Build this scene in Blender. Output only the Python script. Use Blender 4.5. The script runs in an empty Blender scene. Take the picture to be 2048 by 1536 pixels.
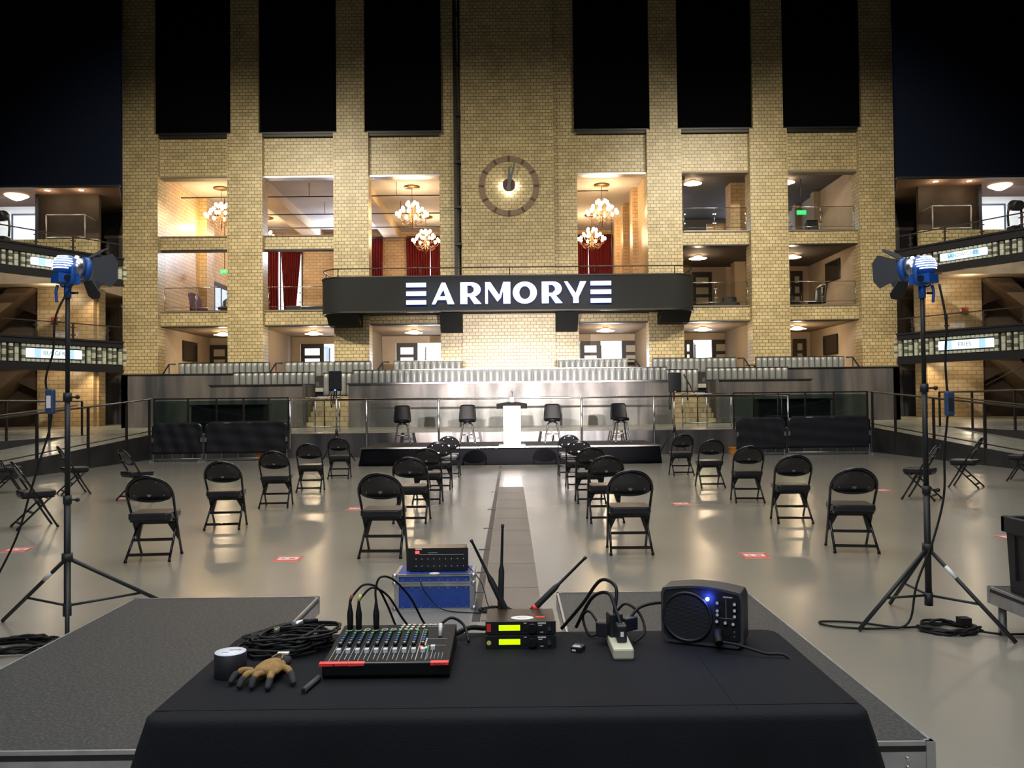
import bpy, bmesh, math, random
from mathutils import Vector, Matrix
random.seed(7)
SC = bpy.context.scene
COL = SC.collection
PI = math.pi
def R(d): return math.radians(d)

# ------------------------------------------------------------ camera
cam_d = bpy.data.cameras.new('camera'); cam = bpy.data.objects.new('camera', cam_d); COL.objects.link(cam)
cam_d.sensor_width = 36; cam_d.lens = 36*1660/2048; cam_d.clip_end = 300; cam_d.clip_start = .05
EYE = 1.57
_f = Vector((math.sin(R(.083))*math.cos(R(1.277)), math.cos(R(.083))*math.cos(R(1.277)), math.sin(R(1.277))))
_r = Vector((math.cos(R(.083)), -math.sin(R(.083)), 0)); _u = _r.cross(_f)
_ro = R(.61)
_r2 = _r*math.cos(_ro)-_u*math.sin(_ro); _u2 = _u*math.cos(_ro)+_r*math.sin(_ro)
cam.matrix_world = Matrix(((_r2.x,_u2.x,-_f.x,0),(_r2.y,_u2.y,-_f.y,0),(_r2.z,_u2.z,-_f.z,EYE),(0,0,0,1)))
SC.camera = cam
SC.view_settings.view_transform = 'Standard'; SC.view_settings.look = 'None'
SC.view_settings.gamma = 1; SC.view_settings.use_curve_mapping = False
SC.view_settings.exposure = 0.7
# ------------------------------------------------------------ world and hall lights
w = bpy.data.worlds.new('hall_dark'); SC.world = w; w.use_nodes = True
w.node_tree.nodes['Background'].inputs[0].default_value = (.010,.012,.020,1)
w.node_tree.nodes['Background'].inputs[1].default_value = .6
def light(name, kind, loc, energy, color=(1,1,1), aim=None, size=.1, size_y=None, angle=60, blend=.5):
    d = bpy.data.lights.new(name, kind); o = bpy.data.objects.new(name, d); COL.objects.link(o)
    o.location = loc; d.energy = energy; d.color = color
    if kind == 'AREA':
        d.size = size
        if size_y: d.shape = 'RECTANGLE'; d.size_y = size_y
    elif kind == 'SPOT': d.spot_size = R(angle); d.spot_blend = blend; d.shadow_soft_size = size
    else: d.shadow_soft_size = size
    if aim is not None: o.rotation_euler = (Vector(aim)-Vector(loc)).to_track_quat('-Z','Y').to_euler()
    return o
WARM = (1,.80,.50); NEUT = (1,.93,.80)
for x_,a_,e_ in ((-8,-14,11000),(-15,-4,9000),(15,4,9000),(8,14,11000)):
    light('truss_wash','SPOT',(x_,18,19),e_,(1,.89,.68),(a_,40,4.3),.35,angle=63,blend=1)
light('hall_overhead','AREA',(0,14,15),1600,(1,.98,.93),(0,14,0),22,16)
light('hall_rear_fill','AREA',(-1,-3,6),150,(.86,.93,1),(0,3,.3),4,2)
light('hall_overhead','AREA',(0,2,9),300,(.97,.98,1),(0,4,0),7,5)
light('wing_wash','SPOT',(-9,16,12),2200,(1,.9,.74),(-19,34,5),.3,angle=40,blend=.9)
light('wing_wash','SPOT',(9,16,12),2200,(1,.9,.74),(19,34,5),.3,angle=40,blend=.9)
light('stage_fresnel_beam','SPOT',(-2.86,6.06,2.60),21000,(1,.90,.85),(-.2,24,2.35),.04,angle=25,blend=.9)
light('stage_fresnel_beam','SPOT',(2.66,6.06,2.52),21000,(1,.90,.85),(.9,24,2.3),.04,angle=25,blend=.9)

# ------------------------------------------------------------ materials
MATS = {}
def mat(name, col=(.5,.5,.5), rough=.5, metal=0, col2=None, scale=3, stretch=(1,1,1), emit=None, es=1, bump=0, bscale=40, rough2=None, spec=None, coat=0, lo=.35, hi=.65):
    if name in MATS: return MATS[name]
    m = bpy.data.materials.new(name); m.use_nodes = True; nt = m.node_tree; b = nt.nodes['Principled BSDF']
    b.inputs['Base Color'].default_value = (*col,1); b.inputs['Roughness'].default_value = rough; b.inputs['Metallic'].default_value = metal
    if spec is not None: b.inputs['Specular IOR Level'].default_value = spec
    if coat: b.inputs['Coat Weight'].default_value = coat; b.inputs['Coat Roughness'].default_value = .12
    if emit: b.inputs['Emission Color'].default_value = (*emit,1); b.inputs['Emission Strength'].default_value = es
    if col2 or bump or rough2 is not None:
        tc = nt.nodes.new('ShaderNodeTexCoord'); mp = nt.nodes.new('ShaderNodeMapping'); mp.inputs['Scale'].default_value = stretch
        nt.links.new(tc.outputs['Object'], mp.inputs['Vector'])
    if col2 or rough2 is not None:
        n = nt.nodes.new('ShaderNodeTexNoise'); n.inputs['Scale'].default_value = scale; n.inputs['Detail'].default_value = 5
        nt.links.new(mp.outputs[0], n.inputs['Vector'])
        mr = nt.nodes.new('ShaderNodeMapRange'); mr.inputs[1].default_value = lo; mr.inputs[2].default_value = hi
        nt.links.new(n.outputs[0], mr.inputs[0])
        if col2:
            mx = nt.nodes.new('ShaderNodeMix'); mx.data_type = 'RGBA'; mx.inputs[6].default_value = (*col,1); mx.inputs[7].default_value = (*col2,1)
            nt.links.new(mr.outputs[0], mx.inputs[0]); nt.links.new(mx.outputs[2], b.inputs['Base Color'])
        if rough2 is not None:
            m2 = nt.nodes.new('ShaderNodeMapRange'); m2.inputs[3].default_value = rough; m2.inputs[4].default_value = rough2
            nt.links.new(mr.outputs[0], m2.inputs[0]); nt.links.new(m2.outputs[0], b.inputs['Roughness'])
    if bump:
        n2 = nt.nodes.new('ShaderNodeTexNoise'); n2.inputs['Scale'].default_value = bscale; n2.inputs['Detail'].default_value = 3
        nt.links.new(mp.outputs[0], n2.inputs['Vector'])
        bp = nt.nodes.new('ShaderNodeBump'); bp.inputs['Strength'].default_value = bump; bp.inputs['Distance'].default_value = .01
        nt.links.new(n2.outputs[0], bp.inputs['Height']); nt.links.new(bp.outputs[0], b.inputs['Normal'])
    MATS[name] = m; return m
def brick(name, c1, c2, mortar, bw=.28, rh=.166, rough=.35):
    m = bpy.data.materials.new(name); m.use_nodes = True; nt = m.node_tree; b = nt.nodes['Principled BSDF']
    tc = nt.nodes.new('ShaderNodeTexCoord'); t = nt.nodes.new('ShaderNodeTexBrick')
    t.inputs['Scale'].default_value = 1; t.inputs['Brick Width'].default_value = bw; t.inputs['Row Height'].default_value = rh
    t.inputs['Mortar Size'].default_value = .013*rh/.166; t.inputs['Mortar Smooth'].default_value = .2; t.inputs['Bias'].default_value = -.15
    t.inputs['Color1'].default_value = (*c1,1); t.inputs['Color2'].default_value = (*c2,1); t.inputs['Mortar'].default_value = (*mortar,1)
    nt.links.new(tc.outputs['UV'], t.inputs['Vector'])
    n = nt.nodes.new('ShaderNodeTexNoise'); n.inputs['Scale'].default_value = 1.1; n.inputs['Detail'].default_value = 4
    nt.links.new(tc.outputs['UV'], n.inputs['Vector'])
    hs = nt.nodes.new('ShaderNodeMapRange'); hs.inputs[1].default_value = .3; hs.inputs[2].default_value = .7; hs.inputs[3].default_value = .86; hs.inputs[4].default_value = 1.08
    nt.links.new(n.outputs[0], hs.inputs[0])
    mx = nt.nodes.new('ShaderNodeMix'); mx.data_type = 'RGBA'; mx.blend_type = 'MULTIPLY'; mx.inputs[0].default_value = 1
    nt.links.new(t.outputs['Color'], mx.inputs[6]); nt.links.new(hs.outputs[0], mx.inputs[7]); nt.links.new(mx.outputs[2], b.inputs['Base Color'])
    b.inputs['Roughness'].default_value = rough
    bp = nt.nodes.new('ShaderNodeBump'); bp.invert = True; bp.inputs['Strength'].default_value = .5; bp.inputs['Distance'].default_value = .01
    nt.links.new(t.outputs['Fac'], bp.inputs['Height']); nt.links.new(bp.outputs[0], b.inputs['Normal'])
    MATS[name] = m; return m
def glassmat(name, tint=(.9,.95,.93), refl=.12):
    m = bpy.data.materials.new(name); m.use_nodes = True; nt = m.node_tree; nt.nodes.clear()
    o = nt.nodes.new('ShaderNodeOutputMaterial'); t = nt.nodes.new('ShaderNodeBsdfTransparent'); g = nt.nodes.new('ShaderNodeBsdfGlossy')
    t.inputs[0].default_value = (*tint,1); g.inputs['Roughness'].default_value = .03
    fr = nt.nodes.new('ShaderNodeFresnel'); fr.inputs[0].default_value = 1.45
    mx = nt.nodes.new('ShaderNodeMixShader'); ad = nt.nodes.new('ShaderNodeMath'); ad.operation = 'ADD'; ad.inputs[1].default_value = refl-.04
    nt.links.new(fr.outputs[0], ad.inputs[0]); nt.links.new(ad.outputs[0], mx.inputs[0]); nt.links.new(t.outputs[0], mx.inputs[1]); nt.links.new(g.outputs[0], mx.inputs[2]); nt.links.new(mx.outputs[0], o.inputs[0])
    MATS[name] = m; return m
BR = brick('glazed_brick',(.60,.49,.28),(.44,.355,.19),(.15,.105,.05))
BRI = brick('interior_brick',(.64,.47,.29),(.55,.40,.24),(.34,.22,.12),.45,.2)
BRW = brick('wing_brick',(.50,.40,.25),(.43,.33,.20),(.28,.20,.12),.42,.185)
CONC = mat('polished_concrete',(.275,.257,.215),.19,col2=(.215,.205,.175),scale=.7,stretch=(1,.6,1),rough2=.25,spec=.5,lo=.3,hi=.7)
CONC2 = mat('ramp_concrete',(.40,.39,.31),.22,col2=(.33,.32,.26),scale=.8,rough2=.35)
STRIP = mat('trench_cover_steel',(.19,.16,.135),.5,col2=(.16,.135,.115),scale=2)
LITSTEEL = mat('lit_steel_panel',(.20,.18,.17),.42,.25,col2=(.085,.08,.08),scale=1.3,stretch=(1.2,1,.35),rough2=.5,lo=.35,hi=.6)
STEEL = mat('hot_rolled_steel',(.23,.20,.185),.36,.45,col2=(.055,.058,.068),scale=1.5,stretch=(1.1,1,.12),rough2=.5,lo=.3,hi=.66)
DSTEEL = mat('dark_steel_plate',(.035,.034,.036),.5,.4,col2=(.06,.058,.056),scale=1.6)
BLK = mat('black_paint',(.012,.012,.014),.42)
MATTE = mat('matte_black_metal',(.018,.019,.022),.55,.1)
GLOSSB = mat('gloss_black_enamel',(.008,.008,.010),.22,coat=.4)
BLIND = mat('black_blind',(.0035,.004,.006),.95,spec=.03)
DRAPE = mat('haze_tinted_drape',(.004,.006,.014),.95,spec=.05)  # black drape with the navy cast of the haze painted into its colour
FASC = mat('charcoal_fascia',(.013,.0145,.015),.8,spec=.3)
RAIL = mat('dark_bronze_rail',(.05,.042,.038),.4,.5)
CHROME = mat('brushed_chrome',(.62,.62,.63),.22,1)
SILV = mat('galvanised_aluminium',(.55,.57,.60),.35,.85,col2=(.42,.44,.48),scale=9)
BEIGE = mat('beige_plaster',(.52,.43,.33),.85,col2=(.44,.35,.26),scale=.8)
PLAST = mat('white_plaster',(.55,.52,.50),.8,col2=(.42,.39,.38),scale=.5,lo=.3,hi=.7)
CEILD = mat('dark_ceiling',(.10,.085,.075),.8)
BEAM = mat('beige_beam',(.50,.39,.27),.8)
SILL = mat('stone_sill',(.20,.16,.11),.6)
RED = mat('red_velvet',(.20,.008,.012),.85,col2=(.13,.004,.008),scale=2)
GLASS = glassmat('clear_glass',(.96,.98,.97),.06); DGL = glassmat('smoked_glass',(.50,.60,.58),.10)
DAY = mat('daylight_pane',(.8,.85,.9),.5,emit=(.86,.93,1),es=2.6)
BULB = mat('warm_bulb',(1,.8,.5),.4,emit=(1,.70,.34),es=16)
PETAL = mat('lit_glass_petal',(1,.8,.6),.4,emit=(1,.74,.46),es=4.5)
DOWN = mat('downlight_lens',(1,.9,.8),.4,emit=(1,.82,.62),es=14)
VINYL = mat('silver_vinyl',(.25,.26,.26),.38,.15,col2=(.20,.21,.21),scale=2)
GBLK = mat('glass_block',(.50,.52,.42),.2,col2=(.34,.36,.28),scale=6)
GBLK2 = mat('glass_block_dark',(.12,.125,.10),.2)
EXITG = mat('exit_green',(.0,.4,.15),.5,emit=(.0,.75,.16),es=.75)
LETW = mat('letter_face',(.6,.6,.7),.5,emit=(.84,.88,1),es=1.1)
LETB = mat('letter_halo',(.3,.4,.9),.5,emit=(.10,.22,1),es=1.3)
WHITE = mat('white_plastic',(.75,.76,.75),.45)
RUBBER = mat('black_rubber',(.008,.008,.008),.6,spec=.3)

# ------------------------------------------------------------ mesh helpers
def sm(pts, n=6, closed=False):
    P = [Vector(p) for p in pts]; out = []; N = len(P)
    rng = range(N if closed else N-1)
    for i in rng:
        if closed: a,b,c,d = P[i-1],P[i],P[(i+1)%N],P[(i+2)%N]
        else: a,b,c,d = P[max(i-1,0)],P[i],P[i+1],P[min(i+2,N-1)]
        for k in range(n):
            t = k/n
            out.append(.5*((2*b)+(c-a)*t+(2*a-5*b+4*c-d)*t*t+(3*b-a-3*c+d)*t**3))
    if not closed: out.append(P[-1])
    return out
class MB:
    def __init__(s, tf=None): s.v=[]; s.f=[]; s.mi=[]; s.sf=[]; s.m=0; s.tf=tf
    def add(s, vs, fs, smooth=False):
        n = len(s.v); s.v += [tuple(s.tf(Vector(p))) if s.tf else tuple(p) for p in vs]
        for f in fs: s.f.append([n+i for i in f]); s.mi.append(s.m); s.sf.append(smooth)
        return s
    def box(s, x0,y0,z0,x1,y1,z1):
        if x0>x1: x0,x1=x1,x0
        if y0>y1: y0,y1=y1,y0
        if z0>z1: z0,z1=z1,z0
        return s.add([(x0,y0,z0),(x1,y0,z0),(x1,y1,z0),(x0,y1,z0),(x0,y0,z1),(x1,y0,z1),(x1,y1,z1),(x0,y1,z1)],
            [(3,2,1,0),(4,5,6,7),(0,1,5,4),(1,2,6,5),(2,3,7,6),(3,0,4,7)])
    def cbox(s, c, d): return s.box(c[0]-d[0]/2,c[1]-d[1]/2,c[2]-d[2]/2,c[0]+d[0]/2,c[1]+d[1]/2,c[2]+d[2]/2)
    def tube(s, pts, r, seg=8, closed=False, caps=True, flat=1):
        P = [Vector(p) for p in pts]; N = len(P); rr = r if isinstance(r,(list,tuple)) else [r]*N
        T = []
        for i in range(N):
            a = P[i-1] if (i>0 or closed) else P[0]; b = P[(i+1)%N] if (i<N-1 or closed) else P[-1]
            T.append((b-a).normalized() if (b-a).length>1e-9 else Vector((0,0,1)))
        up = Vector((0,0,1)) if abs(T[0].z)<.9 else Vector((0,1,0))
        nrm = (up-T[0]*up.dot(T[0])).normalized(); vs=[]; fs=[]
        for i in range(N):
            nrm = nrm-T[i]*nrm.dot(T[i])
            nrm = nrm.normalized() if nrm.length>1e-6 else T[i].orthogonal().normalized()
            bn = T[i].cross(nrm)
            for k in range(seg):
                a = 2*PI*k/seg; vs.append(P[i]+nrm*(math.cos(a)*rr[i]*flat)+bn*(math.sin(a)*rr[i]))
        L = N if closed else N-1
        for i in range(L):
            j=(i+1)%N
            for k in range(seg): fs.append((i*seg+k,i*seg+(k+1)%seg,j*seg+(k+1)%seg,j*seg+k))
        s.add(vs,fs,seg>5)
        if caps and not closed:
            n=len(s.v)-len(vs)
            for idx in ([n+k for k in reversed(range(seg))],[n+(N-1)*seg+k for k in range(seg)]): s.f.append(idx); s.mi.append(s.m); s.sf.append(False)
        return s
    def cyl(s, p0, p1, r0, r1=None, seg=16): return s.tube([p0,p1],[r0,r0 if r1 is None else r1],seg)
    def lathe(s, prof, seg=24, c=(0,0,0), M=None):
        vs=[];fs=[]
        for r,z in prof:
            for k in range(seg):
                a=2*PI*k/seg; p=Vector((r*math.cos(a),r*math.sin(a),z)); p = M@p if M else p; vs.append(p+Vector(c))
        for i in range(len(prof)-1):
            for k in range(seg): fs.append((i*seg+k,i*seg+(k+1)%seg,(i+1)*seg+(k+1)%seg,(i+1)*seg+k))
        return s.add(vs,fs,True)
    def sph(s, c, r, seg=10, sq=(1,1,1)):
        n=max(4,seg//2); prof=[(max(1e-4,math.sin(PI*i/n)),-math.cos(PI*i/n)) for i in range(n+1)]
        vs=[];fs=[]
        for pr,z in prof:
            for k in range(seg):
                a=2*PI*k/seg; vs.append((c[0]+r*sq[0]*pr*math.cos(a),c[1]+r*sq[1]*pr*math.sin(a),c[2]+r*sq[2]*z))
        for i in range(n):
            for k in range(seg): fs.append((i*seg+k,i*seg+(k+1)%seg,(i+1)*seg+(k+1)%seg,(i+1)*seg+k))
        return s.add(vs,fs,True)
    def prism(s, poly, a, b, axis='y'):
        # poly: 2D points; extruded from a to b along axis
        def q(p,t): return {'y':(p[0],t,p[1]),'x':(t,p[0],p[1]),'z':(p[0],p[1],t)}[axis]
        n=len(poly); vs=[q(p,a) for p in poly]+[q(p,b) for p in poly]
        return s.add(vs,[tuple(range(n)),tuple(reversed(range(n,2*n)))]+[(i+n,(i+1)%n+n,(i+1)%n,i) for i in range(n)])
    def grid(s, fn, nu, nv, smooth=True):
        vs=[fn(i/nu,j/nv) for j in range(nv+1) for i in range(nu+1)]
        return s.add(vs,[(j*(nu+1)+i,j*(nu+1)+i+1,(j+1)*(nu+1)+i+1,(j+1)*(nu+1)+i) for j in range(nv) for i in range(nu)],smooth)
    def build(s, name, mats, parent=None, bevel=0, solid=0, fix=True, bseg=2):
        me = bpy.data.meshes.new(name); L = Vector((0,0,0))
        if parent is not None:
            p = parent
            while p: L += p.location; p = p.parent
        me.from_pydata([tuple(Vector(v)-L) for v in s.v],[],s.f)
        for m in (mats if isinstance(mats,(list,tuple)) else [mats]): me.materials.append(m)
        for p,mi,sf in zip(me.polygons,s.mi,s.sf): p.material_index=mi; p.use_smooth=sf
        if fix:
            bm=bmesh.new(); bm.from_mesh(me); bmesh.ops.recalc_face_normals(bm,faces=bm.faces); bm.to_mesh(me); bm.free()
        uv = me.uv_layers.new(name='UVMap'); d=uv.data; vv=me.vertices
        for p in me.polygons:
            n=p.normal; ax=max(range(3),key=lambda i:abs(n[i]))
            for li in p.loop_indices:
                c=vv[me.loops[li].vertex_index].co+L
                d[li].uv = (c.y+.13,c.z) if ax==0 else ((c.x,c.z) if ax==1 else (c.x,c.y))
        o = bpy.data.objects.new(name, me); COL.objects.link(o)
        if parent is not None: o.parent = parent
        if bevel: md=o.modifiers.new('bevel','BEVEL'); md.width=bevel; md.segments=bseg; md.limit_method='ANGLE'
        if solid: md=o.modifiers.new('solid','SOLIDIFY'); md.thickness=solid
        return o
def tag(o, label=None, cat=None, group=None, kind=None):
    if label: o['label']=label
    if cat: o['category']=cat
    if group: o['group']=group
    if kind: o['kind']=kind
    return o
def thing(name, loc, label, cat, group=None, kind=None, rz=0):
    o=bpy.data.objects.new(name,None); COL.objects.link(o); o.location=loc; o.rotation_euler=(0,0,rz); o.empty_display_size=.1
    return tag(o,label,cat,group,kind)
def struct(name, mb, m, **k): return tag(mb.build(name,m,**k),kind='structure')
def copy_tree(o, parent=None):
    c=o.copy(); COL.objects.link(c)
    if parent is not None: c.parent=parent
    for ch in list(o.children): copy_tree(ch,c)
    return c
def place(proto, loc, rz=0, label=None, group=None, first=[0]):
    o = proto if not proto.get('_used') else copy_tree(proto)
    proto['_used']=1
    if '_used' in o.keys() and o is not proto: del o['_used']
    o.location=loc; o.rotation_euler=(0,0,rz)
    if label: o['label']=label
    if group: o['group']=group
    return o
def text(body, size, loc, m, parent, rot=(PI/2,0,0), name='lettering', ext=.002, align='CENTER'):
    cu=bpy.data.curves.new(name,'FONT'); cu.body=body; cu.size=size; cu.extrude=ext; cu.align_x=align; cu.align_y='CENTER'
    tmp=bpy.data.objects.new('tmp',cu); me=bpy.data.meshes.new_from_object(tmp); bpy.data.objects.remove(tmp)
    me.materials.clear(); me.materials.append(m); o=bpy.data.objects.new(name,me); COL.objects.link(o)
    L=Vector((0,0,0)); p=parent
    while p: L+=p.location; p=p.parent
    o.location=Vector(loc)-L; o.rotation_euler=rot
    if parent: o.parent=parent
    return o
# ------------------------------------------------------------ floor and platform
struct('floor', MB().box(-30,-4,-.2,30,60,0), CONC)
T_ = MB()
for i,y in enumerate([6.0,7.05,8.1,9.15,10.2,11.25,12.3,13.35,14.4]):
    T_.box(-.235,y+.006,0,.215,y+1.044,.006)
tag(T_.build('trench_cover',STRIP), 'brown steel cover plates laid in a strip along the aisle floor','floor cover')
T_=MB(); T_.box(-.30,6,.0005,-.24,20.5,.003)
for y in (6.9,7.7,8.9,10.4,12.2,14.6,17): T_.box(-.36,y,.0005,-.18,y+.03,.005)
tag(T_.build('floor_slot',DSTEEL),'narrow dark slotted floor track running beside the aisle cover plates','floor track')
PZ=.70
struct('floor_terrace', MB().box(-30,24.6,.001,30,56,PZ), CONC2)
struct('trim_1', MB().box(-10.7,24.5,.001,10.7,24.6,PZ+.01), STEEL)
for s in (-1,1):
    n='left' if s<0 else 'right'
    # ramp with dark side plate
    m=MB(); y0,y1=13.6,24.6
    m.add([(s*13.1,y0,.002),(s*11.3,y0,.002),(s*10.72,y1,.002),(s*13.1,y1,.002),(s*13.1,y0,.02),(s*11.3,y0,.02),(s*10.72,y1,PZ),(s*13.1,y1,PZ)],
      [(0,1,2,3),(4,5,6,7),(0,1,5,4),(1,2,6,5),(2,3,7,6),(3,0,4,7)])
    struct('floor_ramp',m,CONC2)
    m=MB(); m.add([(s*11.28,y0,.0),(s*10.68,y1,.0),(s*10.68,y1,PZ+.03),(s*11.28,y0,.05),(s*11.24,y0,.0),(s*10.64,y1,.0),(s*10.64,y1,PZ+.03),(s*11.24,y0,.05)],
      [(0,1,2,3),(7,6,5,4),(0,1,5,4),(1,2,6,5),(2,3,7,6),(3,0,4,7)])
    struct('trim_2',m,DSTEEL)
    m=MB().box(s*13.1,8,.001,s*30,24.6,PZ); struct('floor_side',m,CONC2)
    m=MB().box(s*13.06,8,.002,s*13.1,25.6,PZ+.012); struct('trim_3',m,DSTEEL)
    # ramp handrail
    def rz(y): return max(.02,PZ*(y-y0)/(y1-y0))
    def rx(y): return s*(11.26-(11.26-10.66)*(y-y0)/(y1-y0))
    t=thing('ramp_railing',(rx(19),19,rz(19)),f'dark metal handrail along the inner edge of the {n} ramp','railing')
    m=MB().tube([(rx(y),y,rz(y)+1.08) for y in (y0,17,21,y1)],.025,8); m.build('handrail',RAIL,t)
    m=MB().tube([(rx(y),y,rz(y)+.14) for y in (y0,17,21,y1)],.016,6); m.build('bottom_rail',RAIL,t)
    for y in (15.2,17.4,19.2,21.3,23.2,24.5):
        MB().box(rx(y)-.03,y-.022,rz(y)*.2,rx(y)+.03,y+.022,rz(y)+1.08).build('post',RAIL,t)
    t=thing('terrace_railing',(s*13.1,20,PZ),f'dark metal handrail on the upper edge beside the {n} ramp','railing')
    MB().tube([(s*13.12,15,PZ+1.05),(s*13.12,25.4,PZ+1.05)],.025,8).build('handrail',RAIL,t)
    MB().tube([(s*13.0,14.4,.95),(s*13.0,24.9,PZ+.92)],.02,8).build('handrail',RAIL,t)
    MB().tube([(s*13.14,25.4,PZ+1.05),(s*20,25.4,PZ+1.05)],.025,8).build('handrail',RAIL,t)
    for y in (17.2,19.4,21.6,23.6,25.4): MB().box(s*13.09,y-.025,PZ,s*13.14,y+.025,PZ+1.05).build('post',RAIL,t)
    t=thing('stair_handrail',(s*17,29,PZ),f'sloping stair handrail deep under the {n} balconies','railing')
    MB().tube([(s*16.6,29,PZ+1.3),(s*18.6,29,PZ+2.3),(s*19.6,29,PZ+2.4)] if s>0 else [(s*19.2,29,PZ+1.1),(s*17.9,29,PZ+.3)],.02,8).build('handrail',RAIL,t)

# ------------------------------------------------------------ brick facade
FY=40.0; TOP=27.0
PIL=[(-18.7,-17.0),(-13.64,-11.94),(-8.5,-6.8),(6.71,8.40),(11.71,13.53),(17.0,18.7)]
for i,(a,b) in enumerate(PIL):
    m=MB().box(a,FY,2.2,b,FY+.9,14.75).box(a+(.17 if i else 0),FY,14.75,b-(.17 if i<5 else 0),FY+.9,TOP)
    struct('pillar',m,BR)
struct('pillar_clock',MB().box(-2.29,FY-.05,2.2,2.18,FY+.9,TOP),BR)
struct('wall_clock_left',MB().box(-3.38,FY+.3,2.2,-2.29,FY+.9,TOP),BR)
struct('wall_clock_right',MB().box(2.18,FY+.3,2.2,3.34,FY+.9,TOP),BR)
BAY=[(-17.0,-13.64),(-11.94,-8.5),(-6.8,-3.38),(3.34,6.71),(8.40,11.71),(13.53,17.0)]
for i,(a,b) in enumerate(BAY):
    struct('trim_lintel',MB().box(a,FY+.3,12.74,b,FY+.85,14.62),BR)
    struct('trim_sill',MB().box(a,FY+.12,14.62,b,FY+.85,14.74),BLK)
    m=MB().box(a,FY+.36,5.45,b,FY+.85,6.12)
    struct('trim_ledge',m,BR)
    struct('trim_sill',MB().box(a,FY+.30,6.12,b,FY+.88,6.18),SILL)
    struct('trim_sill',MB().box(a,FY+.34,5.40,b,FY+.86,5.45),BLK)
    struct('trim_sill',MB().box(a,FY+.28,12.66,b,FY+.85,12.74),SILV if i in (1,2,3) else SILL)
    if i in (0,1,4,5):
        struct('trim_ledge',MB().box(a,FY+.36,9.18,b,FY+.85,9.78),BR)
        struct('trim_sill',MB().box(a,FY+.30,9.78,b,FY+.88,9.84),SILL)
        struct('trim_sill',MB().box(a,FY+.34,9.12,b,FY+.86,9.18),BLK)
    # black roller blind over the tall window
    W=['leftmost','second from the left','third from the left','third from the right','second from the right','rightmost'][i]
    t=thing('window_blind',((a+b)/2,FY+.1,14.7),f'tall black roller blind covering the upper window bay, {W}','blind','black blinds over the upper windows')
    def bl(u,v,a=a,b=b): return (a-.13+(b-a+.26)*u, FY+.12+.015*math.sin(u*40), 14.78+(TOP-14.78)*v)
    MB().grid(bl,30,2).build('fabric',BLIND,t,solid=.01)
    MB().box(a-.13,FY+.08,14.74,b+.13,FY+.16,14.84).build('bottom_bar',BLK,t)
struct('wall_upper',MB().box(-19,FY+.95,12.8,19,FY+1.1,TOP),DRAPE)
# black balcony steel pipe left of clock
t=thing('drain_pipe',(-2.55,FY,7.3),'tall black vertical pipe with brackets left of the clock','pipe')
MB().box(-2.66,FY+.02,7.4,-2.5,FY+.2,TOP).build('pipe',BLK,t)
MB().cyl((-2.38,FY+.12,7.4),(-2.38,FY+.12,TOP),.04).build('pipe',BLK,t)
for z in (9.2,11.0,13.2,15.5,18,20.5): MB().box(-2.62,FY-.06,z,-2.32,FY+.25,z+.12).build('bracket',BLK,t)

# ------------------------------------------------------------ clock
cx,cz=.014,12.04
t=thing('wall_clock',(cx,FY-.06,cz),'round clock ring with two hands on the central brick tower','clock')
RM=mat('clock_ring_stone',(.23,.16,.11),.6,col2=(.19,.13,.09),scale=8); TM=mat('clock_tick_brown',(.085,.045,.02),.6); HM=mat('clock_hand_grey',(.16,.165,.17),.4,.3)
m=MB(); N=72; vs=[];fs=[]
for k in range(N):
    a=2*PI*k/N
    for r in (1.19,1.46):
        for y in (FY-.10,FY-.05): vs.append((cx+r*math.sin(a),y,cz+r*math.cos(a)))
for k in range(N):
    j=(k+1)%N; a,b=4*k,4*j
    fs+= [(a,b,b+2,a+2),(a+1,a+3,b+3,b+1),(a,a+1,b+1,b),(a+2,b+2,b+3,a+3)]
m.add(vs,fs); m.build('ring',RM,t)
for k in range(12):
    a=2*PI*k/12; d=Vector((math.sin(a),0,math.cos(a))); e=Vector((math.cos(a),0,-math.sin(a))); c=Vector((cx,FY-.11,cz))
    q=[c+d*1.19-e*.055,c+d*1.46-e*.055,c+d*1.46+e*.055,c+d*1.19+e*.055]
    MB().add(q+[p+Vector((0,.02,0)) for p in q],[(0,1,2,3),(7,6,5,4),(0,1,5,4),(1,2,6,5),(2,3,7,6),(3,0,4,7)]).build('hour_mark',TM,t)
MB().cyl((cx,FY-.30,cz),(cx,FY-.24,cz),.31,seg=32).build('hub',mat('clock_hub_brown',(.10,.035,.025),.5),t)
MB().cyl((cx,FY-.24,cz),(cx,FY-.05,cz),.06).build('axle',BLK,t)
def hand(ang,ln,wd,tail,y):
    a=R(ang); d=Vector((math.sin(a),0,math.cos(a))); e=Vector((math.cos(a),0,-math.sin(a))); c=Vector((cx,y,cz))
    q=[c-d*tail-e*wd,c-d*tail+e*wd,c+d*ln+e*wd*.45,c+d*ln-e*wd*.45]
    return MB().add(q+[p+Vector((0,.02,0)) for p in q],[(0,1,2,3),(7,6,5,4),(0,1,5,4),(1,2,6,5),(2,3,7,6),(3,0,4,7)])
hand(1,.88,.10,.28,FY-.34).build('hour_hand',HM,t); hand(15,1.12,.09,.28,FY-.37).build('minute_hand',HM,t)
for k in range(3):
    a=R(90*k+90); light('clock_backlight','POINT',(cx+.30*math.sin(a),FY-.12,cz+.30*math.cos(a)),9,(1,.97,.88),size=.03)

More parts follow.
